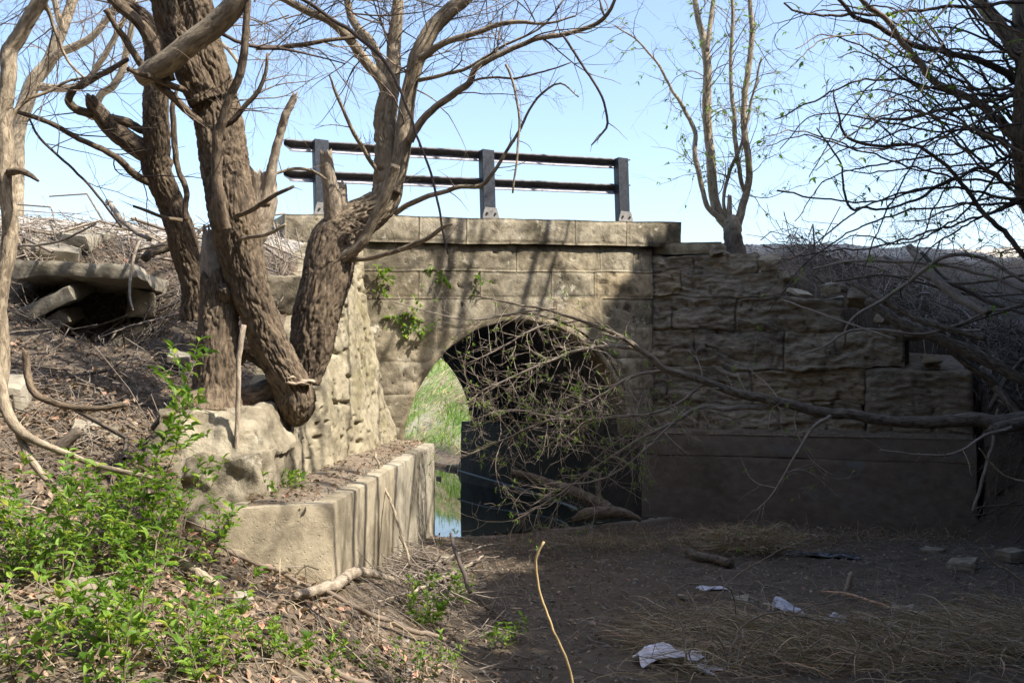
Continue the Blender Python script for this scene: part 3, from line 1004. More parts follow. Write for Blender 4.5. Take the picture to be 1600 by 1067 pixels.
def grow(mb, p, d, L, r, lvl, rng, curl=.22, grav=0.0, kids=(3, 5), leaves=None, sides=3, lsize=.035, spread=.9):
    n = max(4, min(16, int(L / .07)))
    seg = L / n
    pts = [np.asarray(p, float)]
    d = np.asarray(d, float)
    d = d / np.linalg.norm(d)
    drift = rng.normal(size=3) * .09 * (curl / .22) ** 1.5
    ds = [d]
    for i in range(n):
        d = d + rng.normal(size=3) * curl * .6 + drift
        d[2] += grav
        d = d / np.linalg.norm(d)
        pts.append(pts[-1] + d * seg)
        ds.append(d)
    rr = np.linspace(r, max(r * .25, .0011), n + 1)
    twig(mb, pts, rr, sides if r > .004 else 3)
    if lvl > 0:
        k = rng.integers(kids[0], kids[1] + 1)
        for t in rng.uniform(.18, 1.0, k):
            i = min(n, int(t * n))
            q = nz(ds[i] + unit(rng) * spread)
            grow(mb, pts[i], q, L * rng.uniform(.3, .62), max(.0013, rr[i] * .62), lvl - 1, rng, curl, grav, kids, leaves, sides, lsize, spread)
    if leaves is not None and lvl <= 1:
        for i in range(1, n + 1, 2):
            if rng.random() < leaves.rate:
                m = rng.integers(2, 5)
                ax = nz(ds[i] + np.array((0, 0, .4)))
                for q in range(m):
                    dd = nz(ax * .5 + unit(rng))
                    leaves.add(pts[i], dd, nz(np.array((0, 0, 1.0)) + unit(rng) * .5), lsize * rng.uniform(.6, 1.2), lsize * rng.uniform(.3, .5), rng.random())

def limb(parent, name, spec, mat, sides=12, step=.04, bark=0.0, lump=.08, seed=0, jag=0.0, bf=1.0, flare=0.0, mb=None, kink=.9):
    pts = [P(x, y, Y) for x, y, w, Y in spec]
    rad = [w * .5 * Y / FPX for x, y, w, Y in spec]
    own = mb is None
    if own:
        mb = MB()
    p, r = tube(mb, pts, rad, sides, step, bark, lump, seed, jag, True, bf, flare, kink)
    if own:
        mb.build(name, mat, parent)
    return p, r

def sprout(mb, path, n, Lr, rng, r=None, t0=.1, t1=1.0, lvl=1, up=.2, curl=.22, grav=0.0, leaves=None, kids=(2, 4), lsize=.035, bias=(0, 0, 0), sides=3):
    p, rad = path
    tn = nz(np.gradient(p, axis=0))
    for t in rng.uniform(t0, t1, n):
        i = min(len(p) - 1, int(t * len(p)))
        d = nz(unit(rng) + tn[i] * .6 + np.array((0, 0, up)) + np.array(bias))
        L = rng.uniform(*Lr)
        grow(mb, p[i] + d * rad[i] * .5, d, L, r or min(rad[i] * .5, .003 + L * .006), lvl, rng, curl, grav, kids, leaves, sides, lsize)

def lin(spec, Y0, Y1):
    """fill in distances along a traced limb"""
    n = len(spec)
    return [(x, y, w, Y0 + (Y1 - Y0) * i / (n - 1)) for i, (x, y, w) in enumerate(spec)]

# ---- the big clump on the left wing
rng = np.random.default_rng(11)
clump = thing("multi_trunk_tree", "big gnarled tree with several leaning furrowed trunks on the left wing wall", "tree", P(440, 640, 7.1))
T1 = limb(clump, "trunk", lin([(460, 664, 6), (461, 657, 30), (463, 645, 52), (464, 628, 64), (462, 606, 58), (446, 570, 55), (425, 530, 57), (409, 491, 57), (390, 435, 62), (379, 375, 68), (371, 337, 72), (352, 262, 72), (330, 187, 74), (312, 112, 72), (303, 60, 64), (300, 0, 56), (298, -60, 50)], 7.0, 6.6),
          M['bark'], 170, .010, .013, .16, 1)
limb(clump, "trunk", lin([(322, 160, 50), (296, 108, 52), (272, 50, 46), (258, 0, 40), (246, -60, 34)], 6.66, 6.4), M['bark'], 120, .011, .012, .12, 2)
T2 = limb(clump, "trunk", lin([(312, 500, 62), (305, 450, 50), (288, 400, 46), (277, 356, 44), (255, 300, 42), (240, 255, 44), (243, 215, 40), (240, 169, 38), (241, 110, 36), (238, 62, 34), (218, 30, 30), (190, 8, 26), (165, -20, 22)], 8.0, 7.4), M['bark'], 130, .011, .012, .14, 3)
T3 = limb(clump, "trunk", lin([(478, 600, 40), (484, 545, 66), (487, 499, 70), (499, 431, 72), (514, 378, 76), (545, 342, 62), (575, 322, 52), (596, 300, 46), (604, 265, 42), (606, 225, 37), (603, 187, 33), (608, 150, 30)], 7.3, 7.5), M['bark_fade'], 150, .011, .013, .14, 4)
T0 = limb(clump, "snag", lin([(335, 640, 84), (337, 610, 66), (338, 560, 60), (340, 500, 58), (342, 455, 56), (340, 430, 54)], 6.75, 6.85), M['bark'], 150, .011, .013, .12, 5, flare=.18, jag=.10)
limb(clump, "snag_top", lin([(341, 480, 46), (338, 440, 46), (334, 405, 40), (332, 385, 34), (330, 368, 26)], 6.84, 6.9), M['bark_pale'], 44, .02, .010, .2, 6, jag=.13)
limb(clump, "snag_top", lin([(347, 480, 16), (350, 462, 22), (347, 446, 18)], 6.78, 6.66), M['log_grey'], 26, .015, .010, .25, 7, jag=.06)
# roots and the hanging butt
limb(clump, "root", lin([(352, 620, 30), (385, 622, 36), (420, 612, 40), (452, 612, 44)], 6.85, 7.0), M['bark'], 40, .02, .008, .25, 8)
limb(clump, "root", lin([(365, 560, 30), (385, 545, 34), (415, 560, 34), (440, 590, 30)], 7.25, 7.15), M['bark'], 40, .02, .008, .25, 9)
limb(clump, "root", lin([(330, 620, 40), (300, 628, 30), (265, 645, 18), (240, 670, 10)], 6.7, 6.3), M['bark'], 30, .02, .006, .2, 10)
# bracket fungus
for k, (fx, fy, fw) in enumerate(((452, 590, .075), (464, 599, .10), (479, 596, .06))):
    mb = MB()
    c = P(fx, fy, 6.80)
    th = np.linspace(0, 2 * math.pi, 22)[:-1]
    rings = []
    for rr, zz in ((.25, .012), (.8, .010), (1.0, .002), (.92, -.006), (.3, -.010)):
        rings.append([c + np.array((math.cos(t) * fw * rr * (1 + .12 * math.sin(3 * t + k)), math.sin(t) * fw * .75 * rr, zz + .006 * math.sin(5 * t))) for t in th])
    V = np.array(rings).reshape(-1, 3)
    mb.add(np.vstack([V, c + np.array((0, 0, .013)), c - np.array((0, 0, .011))]), [ringfaces(5, 21), np.array([[(i + 1) % 21, i, 105] for i in range(21)]), np.array([[84 + i, 84 + (i + 1) % 21, 106] for i in range(21)])])
    mb.build("bracket_fungus", M['fungus'], clump)
tw = MB()          # fine twigs of the clump, one mass
twd = MB()
def B(name, spec, Y0, Y1, mat='bark_light', sides=14, bark=.0025, lump=.10, seed=0, n=0, Lr=(.3, .8), lvl=1, up=.25, dst=None, jag=0.0, t0=.15, parent=None, grav=0.0, leaves=None, lsize=.035, bf=2.0, bias=(0, 0, 0), curl=.22, kink=.9):
    sp = lin(spec, Y0, Y1)
    wmax = max(s[2] for s in sp)
    p = limb(parent or clump, name, sp, M[mat], sides if wmax > 9 else 7, .022 if wmax > 9 else .05, bark if wmax > 9 else 0, lump, seed, jag, bf, kink=kink)
    if wmax > 3 and mat != 'bark_pale' and name in ('limb', 'branch', 'stem'):      # short spur twigs
        plen = float(np.linalg.norm(np.diff(p[0], axis=0), axis=1).sum())
        sprout(dst if dst is not None else tw, p, int(plen * 5), (.025, .11), rng, lvl=0, up=.1, t0=.05)
    if n:
        sprout(dst if dst is not None else tw, p, n, Lr, rng, lvl=lvl, up=up, t0=t0, grav=grav, leaves=leaves, lsize=lsize, bias=bias, curl=curl)
    return p
# limbs of the left trunk and the crossing limb
B("limb", [(262, 262, 30), (240, 248, 36), (214, 235, 34), (187, 217, 32), (161, 187, 28), (146, 165, 22), (140, 150, 14)], 7.8, 7.3, 'bark', 30, .006, seed=21, jag=.05, bf=1)
B("limb", [(218, 124, 26), (238, 110, 34), (262, 92, 37), (290, 66, 36), (311, 50, 36), (340, 28, 37), (365, 4, 36), (385, -30, 32)], 6.42, 6.2, 'bark_light', 36, .003, seed=22)
B("limb", [(262, 128, 26), (254, 100, 24), (236, 60, 22), (205, 25, 18), (160, -14, 16)], 6.5, 6.3, 'bark', 26, .006, seed=23, bf=1)
B("branch", [(352, 358, 20), (349, 335, 18), (341, 262, 17), (338, 214, 16), (352, 180, 14), (364, 146, 13), (375, 112, 13), (381, 60, 12), (388, 0, 10), (395, -40, 8)], 6.45, 6.2, 'bark', 18, .004, seed=24, n=5)
B("branch", [(352, 196, 9), (367, 187, 9), (385, 165, 8), (405, 142, 7), (415, 115, 6), (418, 84, 4)], 6.4, 6.3, 'bark', 10, .002, seed=25, n=3)
B("branch", [(243, 212, 10), (217, 200, 13), (195, 187, 14), (165, 184, 14), (140, 180, 13), (120, 174, 13), (106, 158, 12), (112, 142, 11), (130, 131, 11), (150, 120, 10), (175, 108, 9), (200, 93, 7)], 7.7, 6.9, 'bark', 14, .004, seed=26, n=2)
B("branch", [(200, 108, 8), (230, 118, 10), (262, 129, 11), (300, 143, 10), (318, 150, 8)], 6.2, 6.7, 'bark', 10, .003, seed=27, jag=.02)
B("branch", [(165, 15, 9), (180, 40, 10), (195, 60, 11), (225, 105, 12), (248, 132, 13), (275, 155, 13), (300, 178, 12), (322, 198, 11), (335, 210, 9)], 6.2, 6.72, 'bark', 12, .004, seed=28, n=2)
B("branch", [(19, 172, 7), (75, 191, 8), (131, 221, 9), (180, 247, 10), (216, 276, 12), (248, 292, 12)], 6.9, 7.75, 'bark', 10, .002, seed=29, n=8, dst=twd)
B("branch", [(46, 186, 3), (62, 215, 4), (100, 250, 4), (130, 280, 4), (160, 315, 4), (190, 355, 4)], 6.9, 7.3, 'twig_dark', 6, 0, seed=30, n=6, dst=twd)
B("branch", [(290, 345, 9), (289, 300, 9), (277, 265, 9), (269, 220, 10), (270, 175, 9), (276, 140, 6)], 7.3, 7.2, 'bark', 10, .002, seed=31)
B("dead_stub", [(392, 395, 14), (398, 368, 36), (402, 340, 46), (410, 305, 45), (408, 268, 42)], 6.95, 6.98, 'bark_pale', 40, .007, seed=32, jag=.14, bf=1.2)
B("dead_stub", [(412, 320, 22), (418, 285, 17), (424, 245, 14), (432, 215, 13), (440, 190, 13), (450, 170, 12), (462, 150, 10)], 6.9, 6.8, 'bark_pale', 18, .006, seed=33, jag=.07, kink=2.2, n=3, Lr=(.05, .15), lvl=0)
B("branch", [(370, 338, 7), (398, 325, 8), (425, 308, 7), (458, 292, 5)], 6.55, 6.3, 'bark', 8, .0, seed=34, jag=.02)
B("branch", [(374, 374, 6), (400, 370, 7), (425, 362, 6), (446, 351, 4)], 6.6, 6.3, 'bark_light', 8, .0, seed=35)
B("branch", [(285, 345, 8), (255, 340, 6), (230, 330, 6), (207, 322, 4)], 7.2, 7.0, 'bark', 8, 0, seed=36, jag=.02)
B("hanging_stick", [(381, 508, 8), (379, 522, 9), (372, 580, 8), (370, 640, 8), (368, 700, 8), (366, 735, 7), (365, 749, 3)], 6.3, 6.2, 'bark_pale', 10, 0, seed=37)
# right trunk: forks and limbs against the sky
B("limb", [(604, 175, 30), (608, 140, 27), (614, 100, 24), (618, 60, 21), (621, 0, 18), (624, -50, 15)], 7.5, 7.6, 'bark_light', 24, .003, seed=41, n=10, Lr=(.4, 1.0))
B("limb", [(612, 300, 28), (622, 262, 27), (632, 225, 26), (640, 169, 24), (645, 131, 24), (648, 100, 28), (662, 67, 27), (677, 40, 25), (700, 15, 23), (722, 0, 22), (760, -40, 18)], 7.4, 7.3, 'bark_light', 26, .003, seed=42, n=12, Lr=(.4, 1.0))
B("limb", [(606, 150, 22), (595, 127, 18), (576, 97, 17), (557, 71, 16), (535, 45, 15), (512, 30, 14), (475, 15, 12), (437, -4, 10)], 7.5, 7.2, 'bark_light', 18, .002, seed=43, n=10, Lr=(.3, .9))
B("limb", [(604, 130, 15), (590, 90, 14), (575, 62, 14), (556, 42, 13), (545, 20, 12), (540, -20, 10)], 7.55, 7.7, 'bark_light', 14, .002, seed=44, n=8, Lr=(.3, .9))
B("limb", [(640, 220, 14), (659, 187, 12), (685, 161, 11), (715, 142, 11), (734, 127, 11), (745, 105, 10), (775, 86, 9), (831, 64, 8), (880, 56, 8), (925, 41, 7), (951, 19, 6), (964, -8, 5)], 7.3, 6.6, 'bark_light', 14, .002, seed=45, n=16, Lr=(.25, .8))
B("limb", [(655, 92, 12), (675, 80, 11), (700, 67, 10), (737, 52, 9), (775, 39, 8), (812, 34, 7), (857, 37, 4), (900, 25, 3)], 7.2, 6.8, 'bark_light', 12, .001, seed=46, n=10, Lr=(.25, .8))
B("limb", [(654, 126, 7), (690, 118, 6), (715, 112, 6), (745, 98, 5), (780, 76, 4), (810, 62, 4), (850, 40, 3), (880, 0, 3)], 7.3, 6.9, 'bark_light', 8, .0, seed=47, n=8)
B("branch", [(880, 56, 4), (899, 86, 4), (925, 127, 4), (944, 161, 4), (949, 191, 4), (936, 214, 3), (924, 227, 2)], 6.65, 6.5, 'twig_dark', 6, 0, seed=48, n=4, Lr=(.06, .2), lvl=0)
B("branch", [(617, 334, 9), (644, 319, 9), (681, 304, 8), (719, 292, 7), (752, 291, 7), (775, 262, 6), (805, 214, 5), (827, 172, 4), (846, 146, 4), (876, 131, 3), (904, 152, 2)], 7.3, 6.6, 'bark_light', 8, 0, seed=49, n=8, Lr=(.08, .35), lvl=0)
B("branch", [(790, 101, 4), (803, 131, 4), (811, 187, 4), (809, 232, 4), (801, 302, 3)], 6.6, 6.6, 'bark_light', 6, 0, seed=50, n=4, Lr=(.05, .2), lvl=0)
B("branch", [(734, 127, 4), (770, 122, 4), (805, 122, 4), (850, 112, 3), (892, 98, 2)], 7.0, 6.7, 'twig', 6, 0, seed=51, n=5, Lr=(.06, .25), lvl=0)
B("branch", [(467, -5, 6), (510, 25, 6), (550, 49, 7), (599, 97, 6), (625, 142, 5), (647, 202, 4), (670, 262, 4), (685, 326, 4), (700, 397, 3)], 6.9, 6.5, 'twig_dark', 7, 0, seed=52, n=3, Lr=(.1, .3), lvl=0)
B("dead_stub", [(520, 372, 20), (520, 340, 32), (518, 312, 28), (516, 285, 24), (512, 262, 22), (509, 238, 19)], 7.42, 7.3, 'bark_pale', 30, .006, seed=53, jag=.05, bf=1.2)
B("dead_stub", [(545, 350, 14), (537, 328, 22), (534, 310, 20), (533, 288, 18)], 7.45, 7.42, 'bark_pale', 22, .006, seed=54, jag=.06)
B("branch", [(618, 258, 16), (612, 280, 18), (602, 315, 18), (585, 352, 17), (566, 382, 17), (545, 400, 18), (520, 416, 16), (500, 425, 8)], 7.1, 7.38, 'bark_light', 18, .002, seed=55, n=4, Lr=(.15, .5))
B("branch", [(535, 408, 8), (566, 404, 8), (600, 396, 8), (640, 384, 9), (665, 372, 8), (690, 357, 7), (707, 349, 4)], 7.35, 6.9, 'bark_light', 8, 0, seed=56, n=4, Lr=(.1, .4), lvl=0)
B("branch", [(606, 285, 7), (580, 255, 7), (560, 220, 7), (545, 190, 6), (528, 150, 5), (515, 118, 3)], 7.45, 7.0, 'bark_light', 8, 0, seed=57, n=6, Lr=(.15, .5))
B("branch", [(510, 281, 4), (490, 268, 5), (460, 264, 5), (420, 275, 4), (380, 300, 3)], 7.1, 6.9, 'bark_light', 6, 0, seed=58, n=3, Lr=(.1, .3), lvl=0)
B("branch", [(400, 75, 8), (450, 73, 8), (500, 66, 7), (560, 58, 5)], 6.9, 7.1, 'bark', 8, 0, seed=59, n=6)
B("branch", [(344, 52, 6), (380, 68, 6), (410, 75, 6), (430, 76, 5), (480, 85, 3), (540, 100, 2)], 6.4, 6.9, 'twig_dark', 7, 0, seed=60, n=5)
# crowns of fine twigs above and to the left
for i in range(46):
    x0, y0 = rng.uniform(60, 640), rng.uniform(-140, 40)
    p = P(x0, y0, rng.uniform(6.8, 8.8))
    grow(tw, p, nz(np.array((rng.normal() * .8, rng.normal() * .4, rng.uniform(-.5, .4)))), rng.uniform(.7, 1.5), .008, 3, rng, .2, -.01, (3, 5))
for i in range(22):
    x0, y0 = rng.uniform(560, 980), rng.uniform(-140, 10)
    p = P(x0, y0, rng.uniform(6.8, 8.5))
    grow(tw, p, nz(np.array((rng.normal() * .8, rng.normal() * .4, rng.uniform(-.6, .3)))), rng.uniform(.6, 1.2), .006, 2, rng, .2, -.02, (3, 5))
# crown above the picture, which dapples the bank and the walls
for k in range(13):
    a = P(*((300, -50, 6.6), (248, -50, 6.4), (622, -45, 7.6), (757, -36, 7.3), (382, -26, 6.2))[k % 5])
    e = np.array((rng.uniform(-2.6, 1.4), rng.uniform(4.9, 8.0), rng.uniform(5.8, 9.0)))
    mid = a * .55 + e * .45 + np.array((0, 0, .35)) + rng.normal(size=3) * .12
    bm_ = MB()
    r0 = rng.uniform(.035, .07)
    pr_ = tube(bm_, [a, mid, e, e + (e - mid) * .5], [r0, r0 * .8, r0 * .5, .008], 10, .08, 0, .1, k, kink=1.5)
    bm_.build("limb", M['bark_light'], clump)
    sprout(tw, pr_, 12, (.4, 1.3), rng, r=.012, lvl=2, t0=.2, kids=(3, 4))
tag(tw.build("twigs", M['twig'], clump), kind="stuff")
tag(twd.build("twigs", M['twig_dark'], clump), kind="stuff")

# ---- slender tree at the left edge
slim = thing("slender_tree", "slender crooked pale trunk at the left edge with a broken side stub", "tree", P(10, 560, 6.3))
B("trunk", [(-30, 760, 34), (-16, 680, 30), (-4, 610, 28), (2, 560, 26), (3, 480, 24), (10, 430, 23), (16, 397, 23), (17, 337, 24), (12, 290, 25), (8, 262, 25), (7, 200, 24), (8, 150, 23), (11, 86, 25), (22, 60, 24), (37, 37, 22), (60, 5, 22), (72, -20, 20)], 6.3, 6.2, 'bark_light', 36, .004, seed=61, parent=slim)
B("stub", [(14, 270, 12), (30, 268, 11), (48, 275, 8), (60, 283, 4)], 6.2, 6.1, 'bark', 12, .002, seed=62, parent=slim, jag=.02)
stw = MB()
B("branch", [(66, 0, 10), (76, 20, 7), (90, 60, 5), (110, 100, 4), (140, 130, 3)], 6.2, 6.4, 'bark_light', 8, 0, seed=63, parent=slim, n=6, dst=stw)
B("branch", [(8, 200, 8), (30, 165, 7), (60, 150, 6), (100, 130, 5), (150, 118, 3)], 6.25, 6.4, 'bark_light', 8, 0, seed=64, parent=slim, n=6, dst=stw)
tag(stw.build("twigs", M['twig'], slim), kind="stuff")

# ---- paler tree behind the left crest
back = thing("pale_tree", "pale branching tree standing behind the left road crest", "tree", P(60, 345, 12.5))
btw = MB()
B("trunk", [(20, 360, 34), (22, 300, 30), (30, 200, 27), (45, 140, 24), (75, 100, 20), (100, 50, 17), (120, -20, 15)], 12.5, 12.5, 'bark_light', 20, .003, seed=71, parent=back, n=8, Lr=(.6, 1.6), lvl=2, dst=btw)
for k, sp in enumerate(([(60, 118, 16), (85, 85, 15), (120, 70, 13), (150, 50, 11), (180, 10, 10), (200, -40, 8)], [(50, 135, 14), (100, 140, 12), (140, 120, 10), (180, 60, 9), (215, -10, 7)],
                        [(100, 50, 12), (90, 20, 10), (80, -20, 8)], [(140, 185, 14), (160, 150, 12), (180, 130, 12), (200, 60, 10), (210, 0, 8)], [(300, 20, 9), (340, 60, 7), (380, 110, 5)])):
    B("limb", sp, 12.5, 12.2, 'bark_light', 12, .002, seed=72 + k, parent=back, n=9, Lr=(.6, 1.6), lvl=2, dst=btw)
for i in range(16):
    p = P(rng.uniform(0, 480), rng.uniform(-60, 80), rng.uniform(11, 14))
    grow(btw, p, nz(np.array((rng.normal(), rng.normal() * .4, rng.uniform(-.8, .2)))), rng.uniform(.9, 2.0), .008, 2, rng, .16, -.02, (4, 6))
tag(btw.build("twigs", M['twig'], back), kind="stuff")

# ---- little tree on the end of the parapet
rng = np.random.default_rng(21)
small = thing("small_tree", "small bare tree with forked stems growing beside the right end of the parapet", "tree", P(1150, 398, 14.1))
smt = MB()
sml = Leaves(); sml.rate = .09
Bs = lambda name, spec, **k: B(name, spec, 14.1, 14.0 + .5 * rng.normal() * .4, parent=small, dst=smt, leaves=sml, lsize=.07, **k)
Bs("trunk", [(1150, 402, 37.4), (1148, 380, 28.1), (1146, 358, 28.1), (1144, 344, 21.8), (1142, 336, 9.4)], mat='bark_fade_low', sides=28, bark=.012, seed=81, bf=1)
Bs("stem", [(1146, 376, 18.7), (1138, 354, 18.7), (1127, 335, 17.2), (1114, 292, 15.6), (1108, 225, 14.8), (1106, 150, 14), (1102, 75, 12.5), (1089, 19, 9.4), (1083, -20, 7.8)], sides=18, bark=.003, seed=82, n=36, Lr=(.4, 1.3), lvl=2)
Bs("stem", [(1104, 80, 8.6), (1110, 40, 7.8), (1113, 0, 7), (1114, -20, 6.2)], sides=12, seed=83, n=6, Lr=(.4, 1.2))
Bs("stem", [(1130, 345, 10.1), (1105, 319, 8.6), (1090, 262, 7.8), (1083, 202, 7), (1067, 165, 6.2), (1049, 139, 4.7), (1030, 105, 3.9), (1000, 67, 3.1), (960, 40, 2.3)], sides=12, seed=84, n=26, Lr=(.3, 1.0))
Bs("stem", [(1147, 376, 17.2), (1152, 352, 15.6), (1159, 330, 13.3), (1166, 300, 11.7), (1169, 262, 10.9), (1162, 187, 10.1), (1166, 131, 9.4), (1176, 75, 8.6), (1172, 19, 7.8), (1172, -20, 7)], sides=16, bark=.002, seed=85, n=34, Lr=(.4, 1.2), lvl=2)
Bs("stem", [(1167, 306, 6.2), (1159, 285, 7), (1154, 250, 7), (1148, 200, 7), (1142, 131, 6.2), (1144, 56, 6.2), (1144, -20, 5.5)], sides=10, seed=86, n=20, Lr=(.3, 1.1))
Bs("stem", [(1138, 345, 6.2), (1131, 315, 5.5), (1139, 270, 5.5), (1161, 217, 4.7), (1176, 150, 3.9), (1190, 90, 3.1)], sides=8, seed=87, n=16, Lr=(.3, .9))
Bs("dead_stub", [(1140, 345, 11.7), (1140, 325, 8.6), (1140, 306, 7)], mat='bark_pale', sides=12, bark=.003, seed=88, jag=.06)
tag(smt.build("twigs", M['twig'], small), kind="stuff")
sml.build("leaves", M['bud'], small)

# ---- thicket tree at the right edge
thick = thing("thicket_tree", "dark spreading thicket tree arching in from the right edge", "tree", P(1640, 420, 9.2))
tt, tl = MB(), Leaves()
tl.rate = .085
Bt = lambda name, spec, Y0=9.1, Y1=8.6, **k: B(name, spec, Y0, Y1, parent=thick, dst=tt, leaves=tl, lsize=.06, mat=k.pop('mat', 'twig_dark'), curl=.36, kink=2.5, **k)
Bt("trunk", [(1672, 560, 50), (1652, 420, 44), (1632, 300, 40), (1614, 200, 36), (1606, 140, 30), (1608, 100, 24), (1610, 60, 18)], mat='bark', sides=50, bark=.010, seed=91, bf=1, n=40, Lr=(.4, 1.6), lvl=2, jag=.05)
Bt("limb", [(1600, 131, 13), (1544, 105, 11), (1487, 86, 10), (1431, 67, 9), (1375, 41, 8), (1330, 19, 7), (1305, -8, 6)], seed=92, n=16, Lr=(.3, 1.2))
Bt("limb", [(1594, 224, 15), (1555, 187, 13), (1506, 150, 11), (1461, 124, 10), (1424, 79, 9), (1367, 22, 8), (1340, -8, 7)], mat='twig', seed=93, n=16, Lr=(.3, 1.2))
Bt("branch", [(1602, 240, 6), (1544, 259, 5), (1495, 277, 5), (1450, 300, 5), (1394, 322, 4), (1356, 326, 4), (1322, 319, 4), (1315, 262, 3), (1292, 225, 3), (1276, 200, 2)], seed=94, n=8, Lr=(.2, .8))
Bt("branch", [(1610, 410, 9), (1562, 356, 8), (1517, 311, 7), (1495, 277, 6), (1461, 247, 6), (1424, 229, 5), (1345, 225, 5), (1319, 202, 4), (1304, 165, 3), (1302, 140, 2)], 8.9, 8.5, seed=95, n=10, Lr=(.2, .9))
Bt("branch", [(1495, 277, 4), (1446, 296, 3), (1364, 315, 3), (1289, 311, 3), (1214, 298, 3)], 8.8, 8.6, seed=96, n=5, Lr=(.1, .5), lvl=0)
Bt("branch", [(1605, 4, 6), (1525, 9, 6), (1450, 17, 5), (1375, 22, 5), (1300, 26, 4), (1259, 24, 4), (1225, 5, 3)], seed=97, n=12, Lr=(.2, .9))
Bt("branch", [(1590, 145, 7), (1550, 158, 6), (1517, 165, 6), (1469, 172, 5), (1416, 187, 5), (1379, 184, 4), (1360, 200, 3), (1330, 196, 2)], mat='twig', seed=98, n=10, Lr=(.2, .9))
Bt("branch", [(1590, 150, 6), (1520, 150, 5), (1465, 139, 4), (1412, 126, 4), (1337, 129, 3), (1281, 154, 3), (1210, 187, 2)], seed=99, n=14, Lr=(.2, .8))
for k in range(44):
    y0 = rng.uniform(60, 330)
    dx = rng.uniform(150, 420)
    dy = rng.uniform(-260, 140)
    arc = rng.uniform(-60, 90)
    hook = rng.uniform(-30, 110)
    sp = [(1600 + rng.uniform(-10, 20), y0, rng.uniform(3, 6)), (1600 - dx * .3, y0 + dy * .35 - arc, 3.5), (1600 - dx * .6, y0 + dy * .7 - arc * 1.2, 2.8), (1600 - dx * .85, y0 + dy * .9 - arc * .4 + hook * .3, 2.2), (1600 - dx, y0 + dy + hook, 1.4)]
    Bt("branch", sp, rng.uniform(8.6, 9.6), rng.uniform(7.8, 9.6), seed=100 + k, n=6, Lr=(.2, .8), up=.05, mat=('twig_dark', 'twig')[k % 2])
for k in range(7):
    a = np.array((5.0 + .03 * k, 9.2, 4.6 + .25 * k))
    e = np.array((rng.uniform(2.2, 4.6), rng.uniform(9.6, 11.6), rng.uniform(7.2, 9.6)))
    mid = a * .5 + e * .5 + np.array((.5, -.3, .5)) * rng.uniform(.3, 1)
    bm_ = MB()
    pr_ = tube(bm_, [a, mid, e, e + (e - mid) * .5], [.07, .055, .035, .01], 10, .08, 0, .1, k, kink=1.5)
    bm_.build("limb", M['bark'], thick)
    sprout(tt, pr_, 10, (.4, 1.3), rng, r=.014, lvl=2, t0=.35, kids=(3, 4))
for i in range(22):
    p = P(rng.uniform(1420, 1640), rng.uniform(330, 420), rng.uniform(9.2, 11))
    grow(tt, p, nz(np.array((rng.normal() * .8 - .4, rng.normal() * .4, rng.uniform(-.1, .5)))), rng.uniform(.5, 1.2), .005, 2, rng, .2, 0, (3, 5), tl, lsize=.04)
tag(tt.build("twigs", M['twig_dark'], thick), kind="stuff")
tl.build("leaves", M['bud'], thick)

# ---- fallen limb leaning across the arch
rng = np.random.default_rng(31)
lean = thing("leaning_limb", "long leaning limb with budding twigs reaching across the arch from the right", "branch", P(1640, 700, 9.6))
lt, ll = MB(), Leaves()
ll.rate = .11
Bl = lambda name, spec, Y0, Y1, **k: B(name, spec, Y0, Y1, parent=lean, dst=lt, leaves=ll, lsize=.040, mat=k.pop('mat', 'twig_grey'), **k)
Bl("limb", [(1680, 670, 34), (1600, 661, 28), (1560, 658, 25), (1525, 652, 22), (1450, 656, 19), (1375, 654, 17), (1300, 647, 16), (1225, 632, 15), (1161, 615, 13), (1105, 596, 12), (1049, 581, 11), (1022, 562, 10), (1000, 547, 9), (969, 525, 8), (912, 502, 6), (856, 484, 4), (807, 476, 3), (740, 462, 2)], 9.5, 10.3, mat='log_grey', sides=20, bark=.002, seed=151, n=26, Lr=(.3, .9), lvl=2, t0=.4, up=-.05)
Bl("cut_stub", [(1600, 661, 22), (1568, 666, 19), (1552, 671, 17)], 9.5, 9.36, mat='log_grey', sides=20, bark=.002, seed=152, jag=.02)
Bl("branch", [(1214, 636, 9), (1150, 637, 8), (1086, 639, 7), (1045, 664, 6), (985, 695, 5), (930, 730, 4), (870, 775, 3), (800, 815, 2)], 9.9, 9.9, seed=153, n=44, Lr=(.3, .9), lvl=2, up=-.1)
Bl("branch", [(1005, 550, 6), (987, 544, 6), (942, 542, 5), (894, 551, 5), (837, 574, 4), (762, 607, 3), (728, 632, 2)], 10.2, 10.0, seed=154, n=48, Lr=(.25, .7), lvl=2, up=-.05)
Bl("branch", [(905, 500, 5), (837, 514, 4), (781, 544, 3), (725, 570, 2)], 10.25, 10.1, seed=155, n=24, Lr=(.2, .6), lvl=1)
Bl("branch", [(1040, 578, 6), (985, 590, 5), (930, 622, 4), (870, 650, 4), (800, 680, 3), (722, 715, 2)], 10.1, 9.9, seed=156, n=54, Lr=(.25, .7), lvl=2)
Bl("branch", [(1105, 598, 5), (1040, 640, 4), (970, 650, 4), (890, 655, 3), (800, 640, 2), (740, 655, 2)], 10.0, 9.9, seed=157, n=44, Lr=(.2, .6), lvl=2)
Bl("branch", [(870, 482, 3), (800, 490, 3), (740, 500, 2), (680, 490, 2), (610, 470, 1.5)], 10.2, 10.5, seed=158, n=12, Lr=(.2, .6), lvl=1)
Bl("branch", [(1298, 650, 6), (1268, 672, 5), (1235, 725, 4), (1205, 775, 3), (1180, 800, 2)], 9.6, 9.4, seed=159, n=10, Lr=(.2, .6), lvl=1, grav=-.05)
